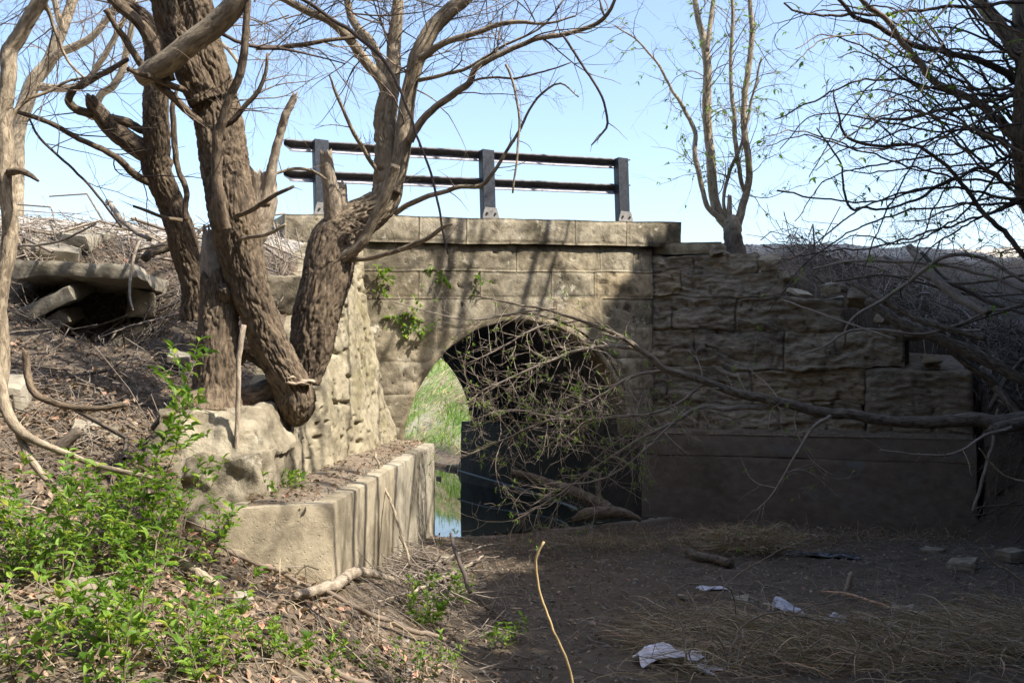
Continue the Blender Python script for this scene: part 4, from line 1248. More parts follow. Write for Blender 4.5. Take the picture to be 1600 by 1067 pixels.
Bl("branch", [(1580, 668, 6), (1540, 680, 5), (1490, 708, 4), (1440, 710, 3), (1375, 703, 2)], 9.3, 9.0, mat='twig_grey', seed=160, n=4, Lr=(.15, .4), lvl=0)
Bl("branch", [(1070, 640, 4), (1010, 700, 3), (950, 745, 3), (880, 760, 2), (830, 790, 2)], 9.8, 9.6, seed=161, n=18, Lr=(.2, .6), lvl=2, grav=-.04)
tag(lt.build("twigs", M['twig_pale'], lean), kind="stuff")
ll.build("leaves", M['bud'], lean)

# ---- unseen evergreens added: right ones shade the bed, rear ones cut sky fill
rng = np.random.default_rng(41)
def cedar_mesh():
    mb = MB()
    n = 11000
    ph = rng.uniform(0, 2 * math.pi, n)
    c = rng.uniform(-1, 1, n)
    rr = rng.uniform(.55, 1.0, n) ** .6
    lump = 1 + .22 * fbm(np.stack([np.cos(ph) * 2, np.sin(ph) * 2, c * 5], -1), 4, 2)
    sq = np.sqrt(1 - c * c)
    p = np.stack([np.cos(ph) * sq * 2.3 * rr * lump, np.sin(ph) * sq * 2.3 * rr * lump, 5.6 + c * 5.0 * rr], -1)
    d = nz(p - np.array((0, 0, 4)) + rng.normal(size=(n, 3)) * 1.2)
    add_leaves(mb, p, d, rng.normal(size=(n, 3)), rng.uniform(.3, .6, n), rng.uniform(.14, .3, n), rng.random(n), False)
    return mb.mesh("crown", M['dark_leaf'], smooth=False)
cm = cedar_mesh()
tmb = MB()
tube(tmb, [(0, 0, -.6), (0, 0, 2), (.1, 0, 6), (.1, .1, 9)], [.2, .16, .1, .03], 14, .1, .006, .1, 3)
tm = tmb.mesh("trunk", M['bark'])
for k, (cx, cy, sc) in enumerate(((9.3, -2.6, 1.0), (9.0, .2, 1.03), (8.9, 2.7, .98), (8.7, 5.0, 1.0), (8.7, 7.2, .97), (8.75, 9.2, 1.08), (9.5, 11.2, 1.14), (11.3, 13.4, 1.0), (11.5, 4, 1.0), (11.6, 8.5, 1.0),
        (-9.5, .8, 1.0), (-8.6, -2.4, 1.05), (-6.4, -5.0, 1.0), (-3.2, -6.6, 1.1), (0.2, -7.2, 1.0), (3.6, -6.8, 1.05), (6.6, -5.2, 1.0), (-11.5, 4.2, .95), (-5, -9, 1.2), (2, -10, 1.2))):
    c = thing("added_evergreen", "dense dark evergreen added outside the view to shade the creek", "tree", (cx, cy, 0), "unseen evergreens added around the viewpoint")
    c.rotation_euler.z = k * 1.3
    c.scale = (sc, sc, sc)
    for nm, me in (("crown", cm), ("trunk", tm)):
        o = bpy.data.objects.new(nm, me)
        COL.objects.link(o)
        o.parent = c
        if nm == "crown":
            o["kind"] = "stuff"

# ------------------------------------------------------------------ things lying about
_Ys = np.arange(2.3, 26, .02)
def hit(px, py, up=0.0):
    """where the line of sight of a pixel meets the ground"""
    a, b = (px - 800.0) / FPX, (533.5 - py) / FPX
    dy = math.cos(PITCH) - b * math.sin(PITCH)
    dz = math.sin(PITCH) + b * math.cos(PITCH)
    X = a / dy * _Ys
    Z = CAMZ + dz / dy * _Ys
    g = H(X, _Ys)
    i = np.argmax(Z < g + up)
    if not (Z < g + up).any():
        i = len(_Ys) - 1
    return np.array((X[i], _Ys[i], g[i] + up))

rng = np.random.default_rng(51)
# ---- bare tree beside the view on the right whose limbs dapple the walls
bare = thing("bare_tree", "tall bare tree beside the creek on the right, outside the view", "tree", (6.6, 3.2, .6))
bm = MB()
tube(bm, [(6.6, 3.2, .2), (6.4, 3.3, 2.5), (6.0, 3.6, 5.0), (5.6, 4.0, 7.0)], [.22, .19, .16, .13], 20, .08, .006, .1, 5)
bm.build("trunk", M['bark'], bare)
btw = MB()
for k in range(9):
    a = np.array((6.0, 3.6, 5.2 + .12 * k))
    e = np.array((rng.uniform(1.2, 5.2), rng.uniform(3.2, 9.2), rng.uniform(7.2, 11.5)))
    mid = (a + e) / 2 + rng.normal(size=3) * .4
    bm = MB()
    pr = tube(bm, [a, mid, e, e + (e - mid) * .6 + rng.normal(size=3) * .3], list(np.array((.085, .06, .04, .012)) * rng.uniform(.45, 1.0)), 10, .1, 0, .1, k, kink=1.5)
    bm.build("limb", M['bark'], bare)
    sprout(btw, pr, 9, (.5, 1.6), rng, r=.018, lvl=2, t0=.25, kids=(3, 4))
tag(btw.build("twigs", M['twig'], bare), kind="stuff")

slimt = thing("bare_tree", "slim bare trunk near the viewpoint on the right, outside the view", "tree", (3.3, 3.45, .05))
bm = MB()
pr = tube(bm, [(3.3, 3.45, -.1), (3.25, 3.5, 2), (3.3, 3.42, 4), (3.2, 3.5, 6), (3.1, 3.5, 8.2)], [.12, .11, .10, .08, .03], 18, .06, .005, .1, 8)
bm.build("trunk", M['bark'], slimt)
btw = MB()
sprout(btw, pr, 26, (.5, 1.5), rng, r=.014, lvl=2, t0=.55, kids=(3, 4))
tag(btw.build("twigs", M['twig'], slimt), kind="stuff")

# ---- slabs tumbled on the left slope
def slab(label, c, size, yaw, pitch=0.0, roll=0.0, seed=0, mat='slab', name="stone_slab", taper=.08, group="slabs tumbled on the left slope", amp=.014, cat="stone slab"):
    w, d, t = size
    r = np.random.default_rng(seed)
    C = []
    for z in (-t / 2, t / 2):
        for sx, sy in ((-1, -1), (1, -1), (1, 1), (-1, 1)):
            C.append(((sx * w / 2) * (1 + taper * r.normal()), (sy * d / 2) * (1 + taper * r.normal()), z * (1 + .15 * r.normal())))
    R = (Matrix.Rotation(yaw, 3, 'Z') @ Matrix.Rotation(pitch, 3, 'X') @ Matrix.Rotation(roll, 3, 'Y'))
    C = np.array(C) @ np.array(R).T + np.asarray(c)
    mb = MB()
    rockbox(mb, C, .03, amp, 7, seed, .02)
    return tag(mb.build(name, M[mat], None, np.asarray(c, float) - np.array((0, 0, t / 2))), label, cat, group)
def on(px, py, k=0.0, up=0.0):
    """on the ground at that pixel, pulled k metres towards the camera along the line of sight"""
    h = hit(px, py)
    q = P(px, py, h[1] - k)
    q[2] += up
    return q
slab("long flat grey slab roofing a dark hollow on the left slope", on(150, 436, .35), (1.06, 1.0, .14), .06, -.04, .03, 601)
slab("pale tilted slab sliding down left of the dark hollow, upper of two", on(70, 480, .15), (.74, .7, .15), .1, .25, -.50, 602)
slab("small tilted slab under the pale one left of the dark hollow", on(78, 514, .10), (.58, .5, .13), .05, .2, -.52, 603)
slab("grey block wedged at the right end of the roofing slab", on(221, 474, .1), (.26, .4, .26), .2, .1, .1, 604)
slab("wide flat grey slab sloping below the dark hollow", on(175, 535, .0, -.03), (.62, .55, .12), -.35, .70, -.25, 605)
slab("upright grey slab at the left edge of the leaf slope", on(12, 632, .0, -.06), (.26, .3, .46), .3, .2, .1, 606)
slab("grey slab tip showing in the brush near the left crest", on(84, 392, .0), (.5, .45, .14), .4, .35, .1, 607)
slab("pale slab half buried in brush just under the left crest", on(135, 375, .0), (.42, .45, .12), -.2, .3, .12, 608)
slab("slab leaning in the leaf hollow below the sapling top", on(150, 678, .0, -.06), (.34, .3, .12), .2, .65, .3, 609)
slab("broad concrete chunk half hidden behind the green shrubs", on(85, 930, .0, -.10), (.50, .40, .20), .25, .20, .10, 610, 'wing_stone', "concrete_chunk", amp=.025)
slab("flat grey stone in the litter below the footing corner", hit(376, 938, .02), (.16, .13, .05), .4, .1, 0, 611)
slab("pale flaky slab lying beside the snag roots", on(278, 560, .2), (.18, .22, .05), .3, .4, .2, 612)
slab("squared stone behind the tree trunks near the wing top", on(440, 462, .2), (.42, .4, .40), .2, .1, 0, 613, 'stone')
slab("rough stone sitting on the coping step beside the small tree", P(1172, 412, 13.6), (.30, .4, .22), .3, .1, .05, 614, 'stone')
slab("broken pale slab on the top of the right wing wall", P(1248, 458, 12.6), (.26, .3, .04), .3, .3, .1, 615)
for k, (x, y, w, h) in enumerate(((1157, 712 + 222, .17, .05), (1200, 946, .10, .04), (690, 875, .16, .06), (560, 882, .12, .05), (1410, 955, .16, .09), (1062, 935, .10, .03), (1500, 885, .30, .10), (1580, 870, .24, .12), (1455, 860, .22, .08))):
    slab(("flat pale stone on the mud below the dry grass clump", "small pale stone between the straw and the mud", "light stone among sticks right of the footing", "pale stone at the foot of the left footing",
          "greyish lump of stone behind the right straw mat", "small flat stone left of the straw mat", "broad low rock by the right footing corner", "rough rock at the right edge below the bank", "low dark stone at the foot of the right footing")[k],
         hit(x, y, h * .3), (w, w * .8, h), k * .7, .1, .05, 630 + k, 'slab' if k not in (6, 7, 8) else 'wing_stone', "creek_stone", group="loose stones on the creek bed", cat="stone")

# ---- rubble on the steps of the right wing
rr_ = np.random.default_rng(55)
for k, (px, py, Y, s) in enumerate(((1205, 408, 13.0, .20), (1228, 432, 12.95, .16), (1300, 452, 12.75, .22), (1340, 466, 12.65, .26), (1385, 498, 12.5, .20), (1425, 520, 12.45, .22), (1455, 560, 12.3, .16), (1120, 392, 13.3, .18))):
    slab(("grey rubble stone at the foot of the small tree's step", "small rubble stone below the pale broken slab's left end", "rubble stone right of the pale broken slab", "larger rubble stone at the end of the upper wing course",
          "rubble stone on the step under the long rotten log", "rubble stone right of the middle wing step", "small rubble stone on the end block of the right wing", "rough stone on the coping step left of the small tree")[k],
         P(px, py, Y), (s * 1.3, s, s * .7), rr_.uniform(0, 3), rr_.normal() * .2, rr_.normal() * .2, 660 + k, 'wing_stone', "rubble_stone", .2, "rubble stones on the right wing", .03, "stone")
# ---- brush piles
def scatter_sticks(mb, n, samp, Lr, rr, zr, rng, pitch=.18, yaw0=None, curl=.05):
    for i in range(n):
        x, y = samp(rng)
        L = rng.uniform(*Lr)
        yaw = rng.uniform(0, math.pi * 2) if yaw0 is None else rng.normal(yaw0[0], yaw0[1])
        m = 5
        t = np.linspace(-.5, .5, m)
        px = x + np.cos(yaw) * L * t
        py = y + np.sin(yaw) * L * t
        g = H(px, py)
        z0 = rng.uniform(*zr)
        fit = np.polyfit(t, g, 1)
        z = fit[0] * t * rng.uniform(.6, 1.1) + g.mean() + z0 + t * L * rng.normal() * pitch
        z = np.maximum(z, g + .004)
        pts = np.stack([px, py, z], -1)
        pts[1:-1] += rng.normal(size=(m - 2, 3)) * L * curl
        r = rng.uniform(*rr)
        twig(mb, pts, np.linspace(r, r * .5, m), 4 if r > .006 else 3)

def pxsamp(x0, x1, y0, y1):
    def f(r):
        h = hit(r.uniform(x0, x1), r.uniform(y0, y1))
        return h[0], h[1]
    return f
# precompute for speed: sample on slope areas in world space instead of by sight line
def band(u0, u1, v0, v1):
    def f(r):
        u, v = r.uniform(u0, u1), r.uniform(v0, v1)
        q = wall(np.array(u), np.array(0.), v)
        return float(q[0]), float(q[1])
    return f
rng = np.random.default_rng(61)
lp_ = thing("brush_pile", "tangled pile of grey dead brush along the left road crest", "brush pile", (*wall(np.array(-5.0), np.array(0.), -1.0)[:2], 2.9))
mb = MB()
scatter_sticks(mb, 520, band(-8.2, -2.2, -1.7, .0), (.3, 1.3), (.003, .008), (.0, .16), rng)
scatter_sticks(mb, 260, band(-7.0, -2.8, -1.9, -.8), (.3, .9), (.003, .006), (.05, .30), rng, .4)
scatter_sticks(mb, 800, band(-6.5, -1.9, -4.6, -1.4), (.2, .9), (.002, .007), (.0, .14), rng, .25)
tag(mb.build("sticks", M['twig_grey'], lp_), kind="stuff")
for k in range(26):
    mb = MB()
    scatter_sticks(mb, 1, band(-7.5, -2.6, -1.6, -.2), (.8, 1.8), (.010, .020), (.08, .22), rng)
    mb.build("branch", M[('twig_grey', 'bark_pale')[k % 2]], lp_)
for sp in ([(445, 334, 3), (330, 352, 4), (300, 372, 4), (215, 392, 3)], [(168, 315, 8), (185, 338, 9), (205, 358, 8), (235, 375, 6)], [(225, 365, 5), (210, 395, 5), (205, 430, 5), (203, 462, 4), (208, 485, 3)], [(30, 385, 5), (90, 378, 4), (150, 350, 3)]):
    limb(lp_, "branch", lin(sp, 8.6, 7.9), M['bark_pale'], 8, .05, 0, .05, 3)
for k in range(16):
    mb = MB()
    scatter_sticks(mb, 1, band(-6.2, -2.2, -4.2, -1.4), (.6, 1.5), (.008, .020), (.04, .16), rng, .15)
    mb.build("branch", M[('twig_grey', 'log_grey')[k % 2]], lp_)
limb(lp_, "log", lin([(305, 375, 16), (270, 385, 18), (240, 392, 16), (225, 405, 12)], 8.3, 8.0), M['log_grey'], 16, .03, .004, .1, 5)

rp = thing("brush_pile", "dark heap of rotten logs, planks and twigs behind the right wing wall", "brush pile", (5.8, 13.2, 2.0))
def sampR(r):
    s, w = r.uniform(1.9, 7.2), r.uniform(.55, 2.3)
    return RW0[0] + RWD[0] * s + RWN[0] * w, RW0[1] + RWD[1] * s + RWN[1] * w
mb = MB()
scatter_sticks(mb, 620, sampR, (.3, 1.3), (.0025, .008), (.0, .30), rng, .35, curl=.09)
tag(mb.build("sticks", M['twig_pale'], rp), kind="stuff")
mb = MB()
scatter_sticks(mb, 320, sampR, (.3, 1.2), (.003, .010), (.0, .2), rng, .3, curl=.08)
tag(mb.build("sticks", M['log_grey'], rp), kind="stuff")
for k, sp in enumerate(([(1355, 470, 13.6), (1400, 500, 16.3), (1460, 530, 17.7), (1530, 560, 17.7), (1610, 600, 16.3)], [(1330, 440, 8.2), (1380, 470, 9.5), (1450, 505, 9.5), (1540, 530, 8.2)],
                        [(1420, 385, 10.9), (1450, 420, 12.2), (1490, 460, 13.6), (1545, 490, 12.2)], [(1440, 395, 6.8), (1475, 435, 8.2), (1540, 470, 6.8), (1600, 490, 5.4)],
                        [(1535, 575, 12.2), (1560, 610, 13.6), (1600, 660, 12.2)], [(1380, 400, 5.4), (1440, 430, 6.1), (1500, 442, 5.4), (1600, 430, 4.8)],
                        [(1415, 500, 4.1), (1460, 520, 4.1), (1540, 495, 3.4), (1600, 478, 3.4)], [(1300, 440, 3.4), (1380, 430, 3.4), (1430, 440, 3.4), (1520, 462, 2.7), (1600, 460, 2.7)],
                        [(1560, 640, 6.1), (1545, 720, 5.4), (1520, 800, 4.8)], [(1600, 560, 6.8), (1570, 600, 8.2), (1545, 640, 8.2)], [(1480, 545, 9.5), (1540, 590, 10.9), (1600, 640, 10.9)])):
    limb(rp, "log", lin(sp, 12.0 - .03 * k, 11.0 + .05 * k), M[('log_grey', 'log_grey', 'twig_grey')[k % 3]], 18, .05, .006 if sp[1][2] > 10 else 0, .15, 700 + k, jag=.05)
for k in range(64):
    mb = MB()
    scatter_sticks(mb, 1, sampR, (.7, 2.0), (.008, .022), (.05, .32), rng, .22, curl=.06)
    mb.build("branch", M[('log_grey', 'twig_pale', 'twig_grey')[k % 3]], rp)
mb = MB()
scatter_sticks(mb, 260, lambda r: (r.uniform(5.75, 7.2), r.uniform(10.2, 13.2)), (.3, 1.2), (.003, .012), (.02, .35), rng, .35)
tag(mb.build("sticks", M['log_grey'], rp), kind="stuff")
# arching dead stems over the right pile
for k, sp in enumerate(([(1318, 540, 4), (1330, 500, 5), (1400, 455, 6), (1440, 425, 7), (1480, 400, 7), (1540, 405, 6), (1600, 440, 5)], [(1250, 555, 2), (1290, 540, 3), (1340, 515, 4), (1450, 520, 4), (1540, 490, 4), (1600, 475, 4)],
                        [(1270, 420, 3), (1340, 408, 4), (1450, 412, 5), (1540, 430, 5), (1600, 455, 4)], [(1225, 470, 3), (1310, 500, 3), (1400, 530, 3)])):
    limb(rp, "stem", lin(sp, 11.8, 11.0), M['twig_grey'], 8, .06, 0, .05, 720 + k)
# pale hanging roots by the crest
# gravel and leaf litter
def instance_bits(name, mat, pts, size, rng, parent=None, label=None, flat=.6):
    base = np.array([(1, 0, 0), (-.5, .87, 0), (-.5, -.87, 0), (0, 0, .8), (.1, .1, -.7)], float)
    F0 = np.array([(0, 1, 3), (1, 2, 3), (2, 0, 3), (1, 0, 4), (2, 1, 4), (0, 2, 4)])
    n = len(pts)
    R = rng.normal(size=(n, 3, 3))
    q, _ = np.linalg.qr(R)
    V = np.einsum('nij,kj->nki', q, base) * np.asarray(size)[:, None, None]
    V[..., 2] *= flat
    V += np.asarray(pts)[:, None, :]
    F = (F0[None] + (np.arange(n) * 5)[:, None, None]).reshape(-1, 3)
    mb = MB()
    mb.add(V, F)
    o = mb.build(name, mat, parent, smooth=False)
    return tag(o, label, None, None, "stuff")
rng = np.random.default_rng(71)
n = 5200
u = rng.uniform(-9, 13, n); v = np.abs(rng.normal(0, .7, n)) * -1 + .45
q = wall(u, 0 * u, v)
q[:, 2] = np.where((u > -1.7) & (u < 2.7) & (v > .2), 3.53 + .058 * u, H(q[:, 0], q[:, 1])) + .005
keep = ~((u > -1.6) & (u < 3.0) & (v < .35))
instance_bits("gravel", M['gravel_pebble'], q[keep], rng.uniform(.008, .028, n)[keep], rng, label="loose pale gravel along the road crest")
n = 5200
X = rng.uniform(-1.0, 5.8, n); Y = rng.uniform(3.6, 12.6, n)
Z = H(X, Y)
k = Z < .35
instance_bits("pebbles", M['pebble'], np.stack([X, Y, Z + .003], -1)[k], (rng.uniform(.005, .02, n) * rng.choice([1, 1, 1, 1.8], n))[k], rng, label="small pebbles strewn over the creek mud")
n = 1500
X = rng.uniform(-.6, 5.6, n); Y = rng.uniform(3.8, 12.4, n)
Z = H(X, Y)
k = (Z < .35) & (fbm(np.stack([X * 1.5, Y * 1.5, 0 * X], -1), 66, 2) > -.05)
instance_bits("clods", M['soil'], np.stack([X, Y, Z], -1)[k], (rng.uniform(.012, .05, n))[k], rng, label="crumbled clods of dry mud on the creek bed", flat=.5)
n = 500
t = rng.uniform(5.9, 11.6, n)
instance_bits("rubble", M['pebble'], np.stack([np.interp(t, [6, 11.7], [-1.2, -1.02]) - rng.uniform(0, .42, n), t, 0 * t + 1.09], -1), rng.uniform(.006, .018, n), rng, label="crumbs of stone on the left footing ledge")
n = 420
s_ = rng.uniform(0, RWL, n); w_ = rng.uniform(.03, .3, n)
instance_bits("rubble", M['pebble'], np.stack([RW0[0] + RWD[0] * s_ + RWN[0] * w_, RW0[1] + RWD[1] * s_ + RWN[1] * w_, 0 * s_ + 1.13], -1), rng.uniform(.006, .02, n), rng, label="crumbs of stone on the right footing ledge")

def dead_leaves(name, X, Y, rng, label, sz=(.03, .07), zoff=(0, .05), Z=None):
    n = len(X)
    Z = H(X, Y) if Z is None else Z
    e = .05
    gx = (H(X + e, Y) - H(X - e, Y)) / (2 * e)
    gy = (H(X, Y + e) - H(X, Y - e)) / (2 * e)
    nn = nz(np.stack([-np.clip(gx, -2, 2), -np.clip(gy, -2, 2), np.ones(n)], -1) + rng.normal(size=(n, 3)) * .55)
    d = rng.normal(size=(n, 3))
    d = nz(d - nn * (d * nn).sum(1, keepdims=True))
    L = rng.uniform(*sz, n)
    mb = MB()
    add_leaves(mb, np.stack([X, Y, Z + rng.uniform(*zoff, n)], -1), d, nn, L, L * rng.uniform(.4, .7, n), rng.random(n), True, .2)
    return tag(mb.build(name, M['dead_leaf'], None, smooth=False), label, None, None, "stuff")
n = 26000
X = rng.uniform(-6.0, .3, n); Y = rng.uniform(3.0, 10.2, n)
uu_, vv_ = uv(X, Y)
k = (vv_ < -.3) & ~((X > -1.72) & (Y > 5.9)) & (np.abs(X) < .62 * Y + .3) & (rng.random(n) < np.clip(1.0 - (X + .7) * 1.0, .05, 1) * (.45 + .55 * (Y < 7.5)))
dead_leaves("dead_leaves", X[k], Y[k], rng, "brown dead leaves littering the left bank")
n = 6500
X = rng.uniform(-.9, 5, n); Y = rng.uniform(3.6, 12.6, n)
k = (H(X, Y) < .4) & ((X < .9) | (rng.random(n) < .5)) & ((X > -1) | (Y < 6))
dead_leaves("dead_leaves", X[k], Y[k], rng, "scattered dead leaves on the creek mud", (.02, .05), (0, .012))
n = 420
t = rng.uniform(5.9, 11.6, n)
X = np.interp(t, [6, 11.7], [-1.2, -1.02]) - rng.uniform(0, .42, n)
dead_leaves("dead_leaves", X, t, rng, "dead leaves on the left footing ledge", (.02, .05), (0, .02), 0 * t + 1.1)

# sticks through the litter
mb = MB()
scatter_sticks(mb, 800, lambda r: (r.uniform(-4.6, -.35), r.uniform(3.3, 7.2)), (.12, .7), (.0015, .005), (.005, .05), rng)
scatter_sticks(mb, 160, lambda r: (r.uniform(-1.05, .1), r.uniform(5.0, 9.5)), (.15, .6), (.002, .006), (.005, .08), rng, .3)
tag(mb.build("twig_litter", M['twig_grey']), "fine dead twigs strewn over the left bank", kind="stuff")
mb = MB()
scatter_sticks(mb, 1200, lambda r: (r.uniform(-.2, 5.2), r.uniform(4, 12.4)), (.08, .5), (.0012, .005), (.003, .03), rng)
tag(mb.build("twig_litter", M['twig_grey']), "fine dead twigs strewn over the creek mud", kind="stuff")

def stick(label, spec, mat='bark_pale', Y=None, up=.03, name="fallen_branch", jag=.0, sides=10, group="fallen branches on the ground", cat="branch", lump=.15, bark=0.0):
    pts, rad = [], []
    for i, s in enumerate(spec):
        if Y is None:
            p = hit(s[0], s[1], up)
        else:
            p = P(s[0], s[1], Y[0] + (Y[1] - Y[0]) * i / (len(spec) - 1))
        pts.append(p)
        rad.append(s[2] * .5 * p[1] / FPX)
    mb = MB()
    tube(mb, pts, rad, sides, .02, bark, lump, int(spec[0][0]), jag, kink=0 if name == 'drain_pipe' else (.5 if max(s[2] for s in spec) > 12 else 1.2))
    return tag(mb.build(name, M[mat], None, pts[0]), label, cat, group)
stick("pale crooked branch coming in from the left edge to the shrub", [(-20, 540, 17), (-2, 590, 17), (8, 630, 17), (30, 672, 15), (75, 697, 11), (157, 727, 9), (200, 738, 8), (238, 746, 5)], 'bark_light', (5.2, 4.9), bark=.002, sides=18)
stick("lower fork of the pale branch, pointing down at the left edge", [(26, 664, 13), (40, 700, 12), (60, 735, 11), (90, 765, 9), (124, 794, 4)], 'bark_light', (5.12, 4.9), sides=14)
stick("dark curved root running along the leaf hollow below the slabs", [(40, 548, 10), (47, 585, 11), (60, 615, 11), (90, 632, 11), (140, 640, 10), (200, 632, 8)], 'bark', (6.2, 6.2))
stick("short grey log in the leaves under the hollow", [(60, 735, 16), (90, 700, 18), (125, 672, 16)], 'log_grey', (5.9, 6.0), sides=16, bark=.004)
stick("long reddish branch slanting across the bank from the footing", [(340, 848, 5), (366, 864, 6), (431, 893, 6), (525, 934, 7), (600, 968, 8), (650, 988, 8), (695, 1000, 7)], 'twig', up=.06)
stick("thick bent driftwood piece at the footing corner", [(462, 932, 12), (495, 922, 17), (530, 912, 18), (553, 895, 18), (580, 897, 14), (612, 906, 10)], 'bark_pale', up=.07, bark=.004, sides=18, lump=.05)
stick("thin stick leaning on the left footing face", [(586, 706, 3), (594, 735, 4), (606, 775, 4), (622, 820, 4), (641, 884, 4)], 'bark_light', (8.6, 7.3))
stick("short grey stub of wood in the litter behind the shrub", [(268, 870, 9), (300, 888, 16), (318, 905, 20), (340, 915, 10)], 'bark_pale', up=.05, sides=16, bark=.004)
stick("red brown branch at the bottom edge left of the nettles", [(486, 1032, 8), (515, 1045, 10), (545, 1060, 10), (580, 1072, 9)], 'twig', up=.03)
stick("pale twig crossing the litter below the footing", [(590, 940, 3), (640, 925, 5), (690, 905, 6), (720, 890, 5), (755, 868, 3)], 'bark_pale', up=.07)
stick("dark upright stick standing in the drift right of the footing", [(704, 833, 4), (710, 858, 6), (722, 890, 7), (735, 925, 6)], 'twig_dark', (7.6, 7.0))
stick("forked dark stick in the drift right of the footing", [(655, 870, 5), (675, 880, 8), (690, 900, 7), (700, 930, 5)], 'log_grey', up=.06)
stick("thin stick slanting over the drift towards the arch", [(640, 905, 3), (700, 872, 4), (745, 856, 3), (790, 848, 2)], 'twig_grey', up=.06)
stick("thin sticks pointing down to the mud beside the nettles", [(745, 935, 3), (770, 955, 4), (800, 975, 3), (820, 982, 2)], 'log_grey', up=.03)
stick("curved driftwood log beside the dry grass clump", [(1076, 862, 14), (1090, 868, 17), (1115, 872, 15), (1142, 880, 13)], 'log_grey', up=.05, sides=16, bark=.003)
stick("short pale stake standing in the mud on the right", [(1319, 932, 8), (1324, 912, 9), (1330, 896, 8)], 'bark_pale', (8.35, 8.3), jag=.03)
stick("fine straw coloured branch lying beside the stake", [(1282, 924, 3), (1320, 928, 4), (1355, 938, 4), (1392, 950, 3)], 'straw', up=.04)
stick("yellow bent stick standing in the foreground", [(896, 1190, 5), (894, 1100, 5), (892, 1062, 5), (886, 1035, 5), (872, 1000, 4.6), (856, 962, 4.4), (843, 920, 4.2), (838, 880, 4), (841, 862, 4), (850, 846, 3.6)], 'yellow_stick', (4.25, 4.2), name="bent_stick", lump=.2)
stick("long grey log leaning out of the arch onto the mud", [(800, 738, 12), (850, 752, 15), (900, 770, 17), (940, 787, 18), (955, 795, 14)], 'log_grey', (13.2, 12.2), name="driftwood_log", sides=18, bark=.005)
stick("weathered wooden post standing against the right footing", [(938, 812, 13), (937, 785, 11), (935, 760, 10), (936, 738, 9)], 'log_grey', (12.5, 12.6), name="wooden_post", jag=.04, sides=14, bark=.004)
stick("dark rotten stump root lying on the mud before the arch", [(896, 812, 8), (915, 803, 18), (945, 799, 22), (975, 802, 16), (1002, 812, 6)], 'log_grey', (11.9, 11.7), name="driftwood_log", sides=18, bark=.008, lump=.35)
stick("thin bluish pipe running out of the culvert along the right footing", [(716, 735, 3), (760, 748, 4), (820, 766, 5), (880, 786, 6), (905, 796, 6)], 'steel', (17.3, 12.6), name="drain_pipe", sides=10, lump=0, cat="pipe")
stick("white bare twig hanging at the right edge over the mud", [(1600, 752, 3), (1575, 745, 3), (1548, 725, 3), (1530, 700, 2)], 'bark_pale', (8.4, 8.2))
stick("pale bent twig sticking up from the right bank", [(1610, 918, 3), (1575, 890, 3), (1555, 880, 3), (1533, 856, 2)], 'bark_pale', (7.2, 7.0))
# steel bracket on the far footing edge
mb = MB()
c = P(683, 748, 11.6)
rockbox(mb, [c + np.array(q) for q in ((-.02, 0, -.03), (.05, 0, -.05), (.05, .1, -.05), (-.02, .1, -.03), (-.02, 0, .03), (.05, 0, .03), (.05, .1, .03), (-.02, .1, .03))], .05, .002, 8, 5)
tag(mb.build("steel_bracket", M['dark'], None, c), "small black bracket on the end of the left footing", "bracket")

# ---- litter
def rag(label, px, py, size, mat, seed, name="cloth_rag", cat="cloth", hgt=.06, yaw=0.0, thick=.004, group=None):
    c = hit(px, py, .012)
    n, m = 46, 30
    S, T = np.meshgrid(np.linspace(-.5, .5, n), np.linspace(-.5, .5, m), indexing='ij')
    q = np.stack([S * size[0], T * size[1], 0 * S], -1)
    fold = ridge(q * np.array((6, 16, 1)) + .35 * fbm(q * 7, seed, 2)[..., None], seed, 2)
    edge = 1 + .18 * fbm(np.stack([S * 3, T * 3, 0 * S + seed], -1), seed + 5, 3)
    z = np.clip(hgt * (.5 + .6 * fold) * (1 - 1.6 * (S ** 2 + T ** 2)), .004, 1)
    x = S * size[0] * edge
    y = T * size[1] * edge + .05 * np.sin(S * 5 + seed)
    X = c[0] + x * math.cos(yaw) - y * math.sin(yaw)
    Y = c[1] + x * math.sin(yaw) + y * math.cos(yaw)
    Z = H(X, Y) + z
    V = np.stack([X, Y, Z], -1)
    F = gridfaces(n, m)
    mb = MB()
    mb.add(np.vstack([V.reshape(-1, 3), V.reshape(-1, 3) - np.array((0, 0, thick))]), [F, F[:, ::-1] + n * m])
    return tag(mb.build(name, M[mat], None, c), label, cat, group)
rag("crumpled white cloth lying in the dry grass in the foreground", 1046, 1032, (.40, .20), 'cloth', 3, hgt=.12, yaw=.25)
rag("pale bluish paper scrap standing in the straw", 1226, 956, (.17, .16), 'paper', 8, "paper_scrap", "paper", .13, .4)
rag("dirty white bag lump in the middle of the straw mat", 1300, 978, (.30, .20), 'paper', 12, "plastic_bag", "bag", .14, .1)
rag("wet black plastic sheet behind the dry grass clump", 1282, 866, (.78, .40), 'sheet', 17, "plastic_sheet", "plastic sheet", .05, -.05)
rag("grey flat scrap of plastic left of the straw mat", 1112, 920, (.20, .12), 'paper', 22, "plastic_scrap", "scrap", .04, .5)
rag("blue white scrap at the bottom edge beside the cloth", 1110, 1048, (.12, .09), 'paper', 27, "plastic_scrap", "scrap", .05, 1.2)
rag("small crumpled white wrapper on the left footing ledge", 536, 757, (.07, .05), 'cloth', 33, "wrapper", "wrapper", .03, .3)
for o in bpy.data.objects:
    if o.name.startswith("wrapper"):
        o.location.z += 1.1 - o.location.z if o.location.z < 1.0 else 0

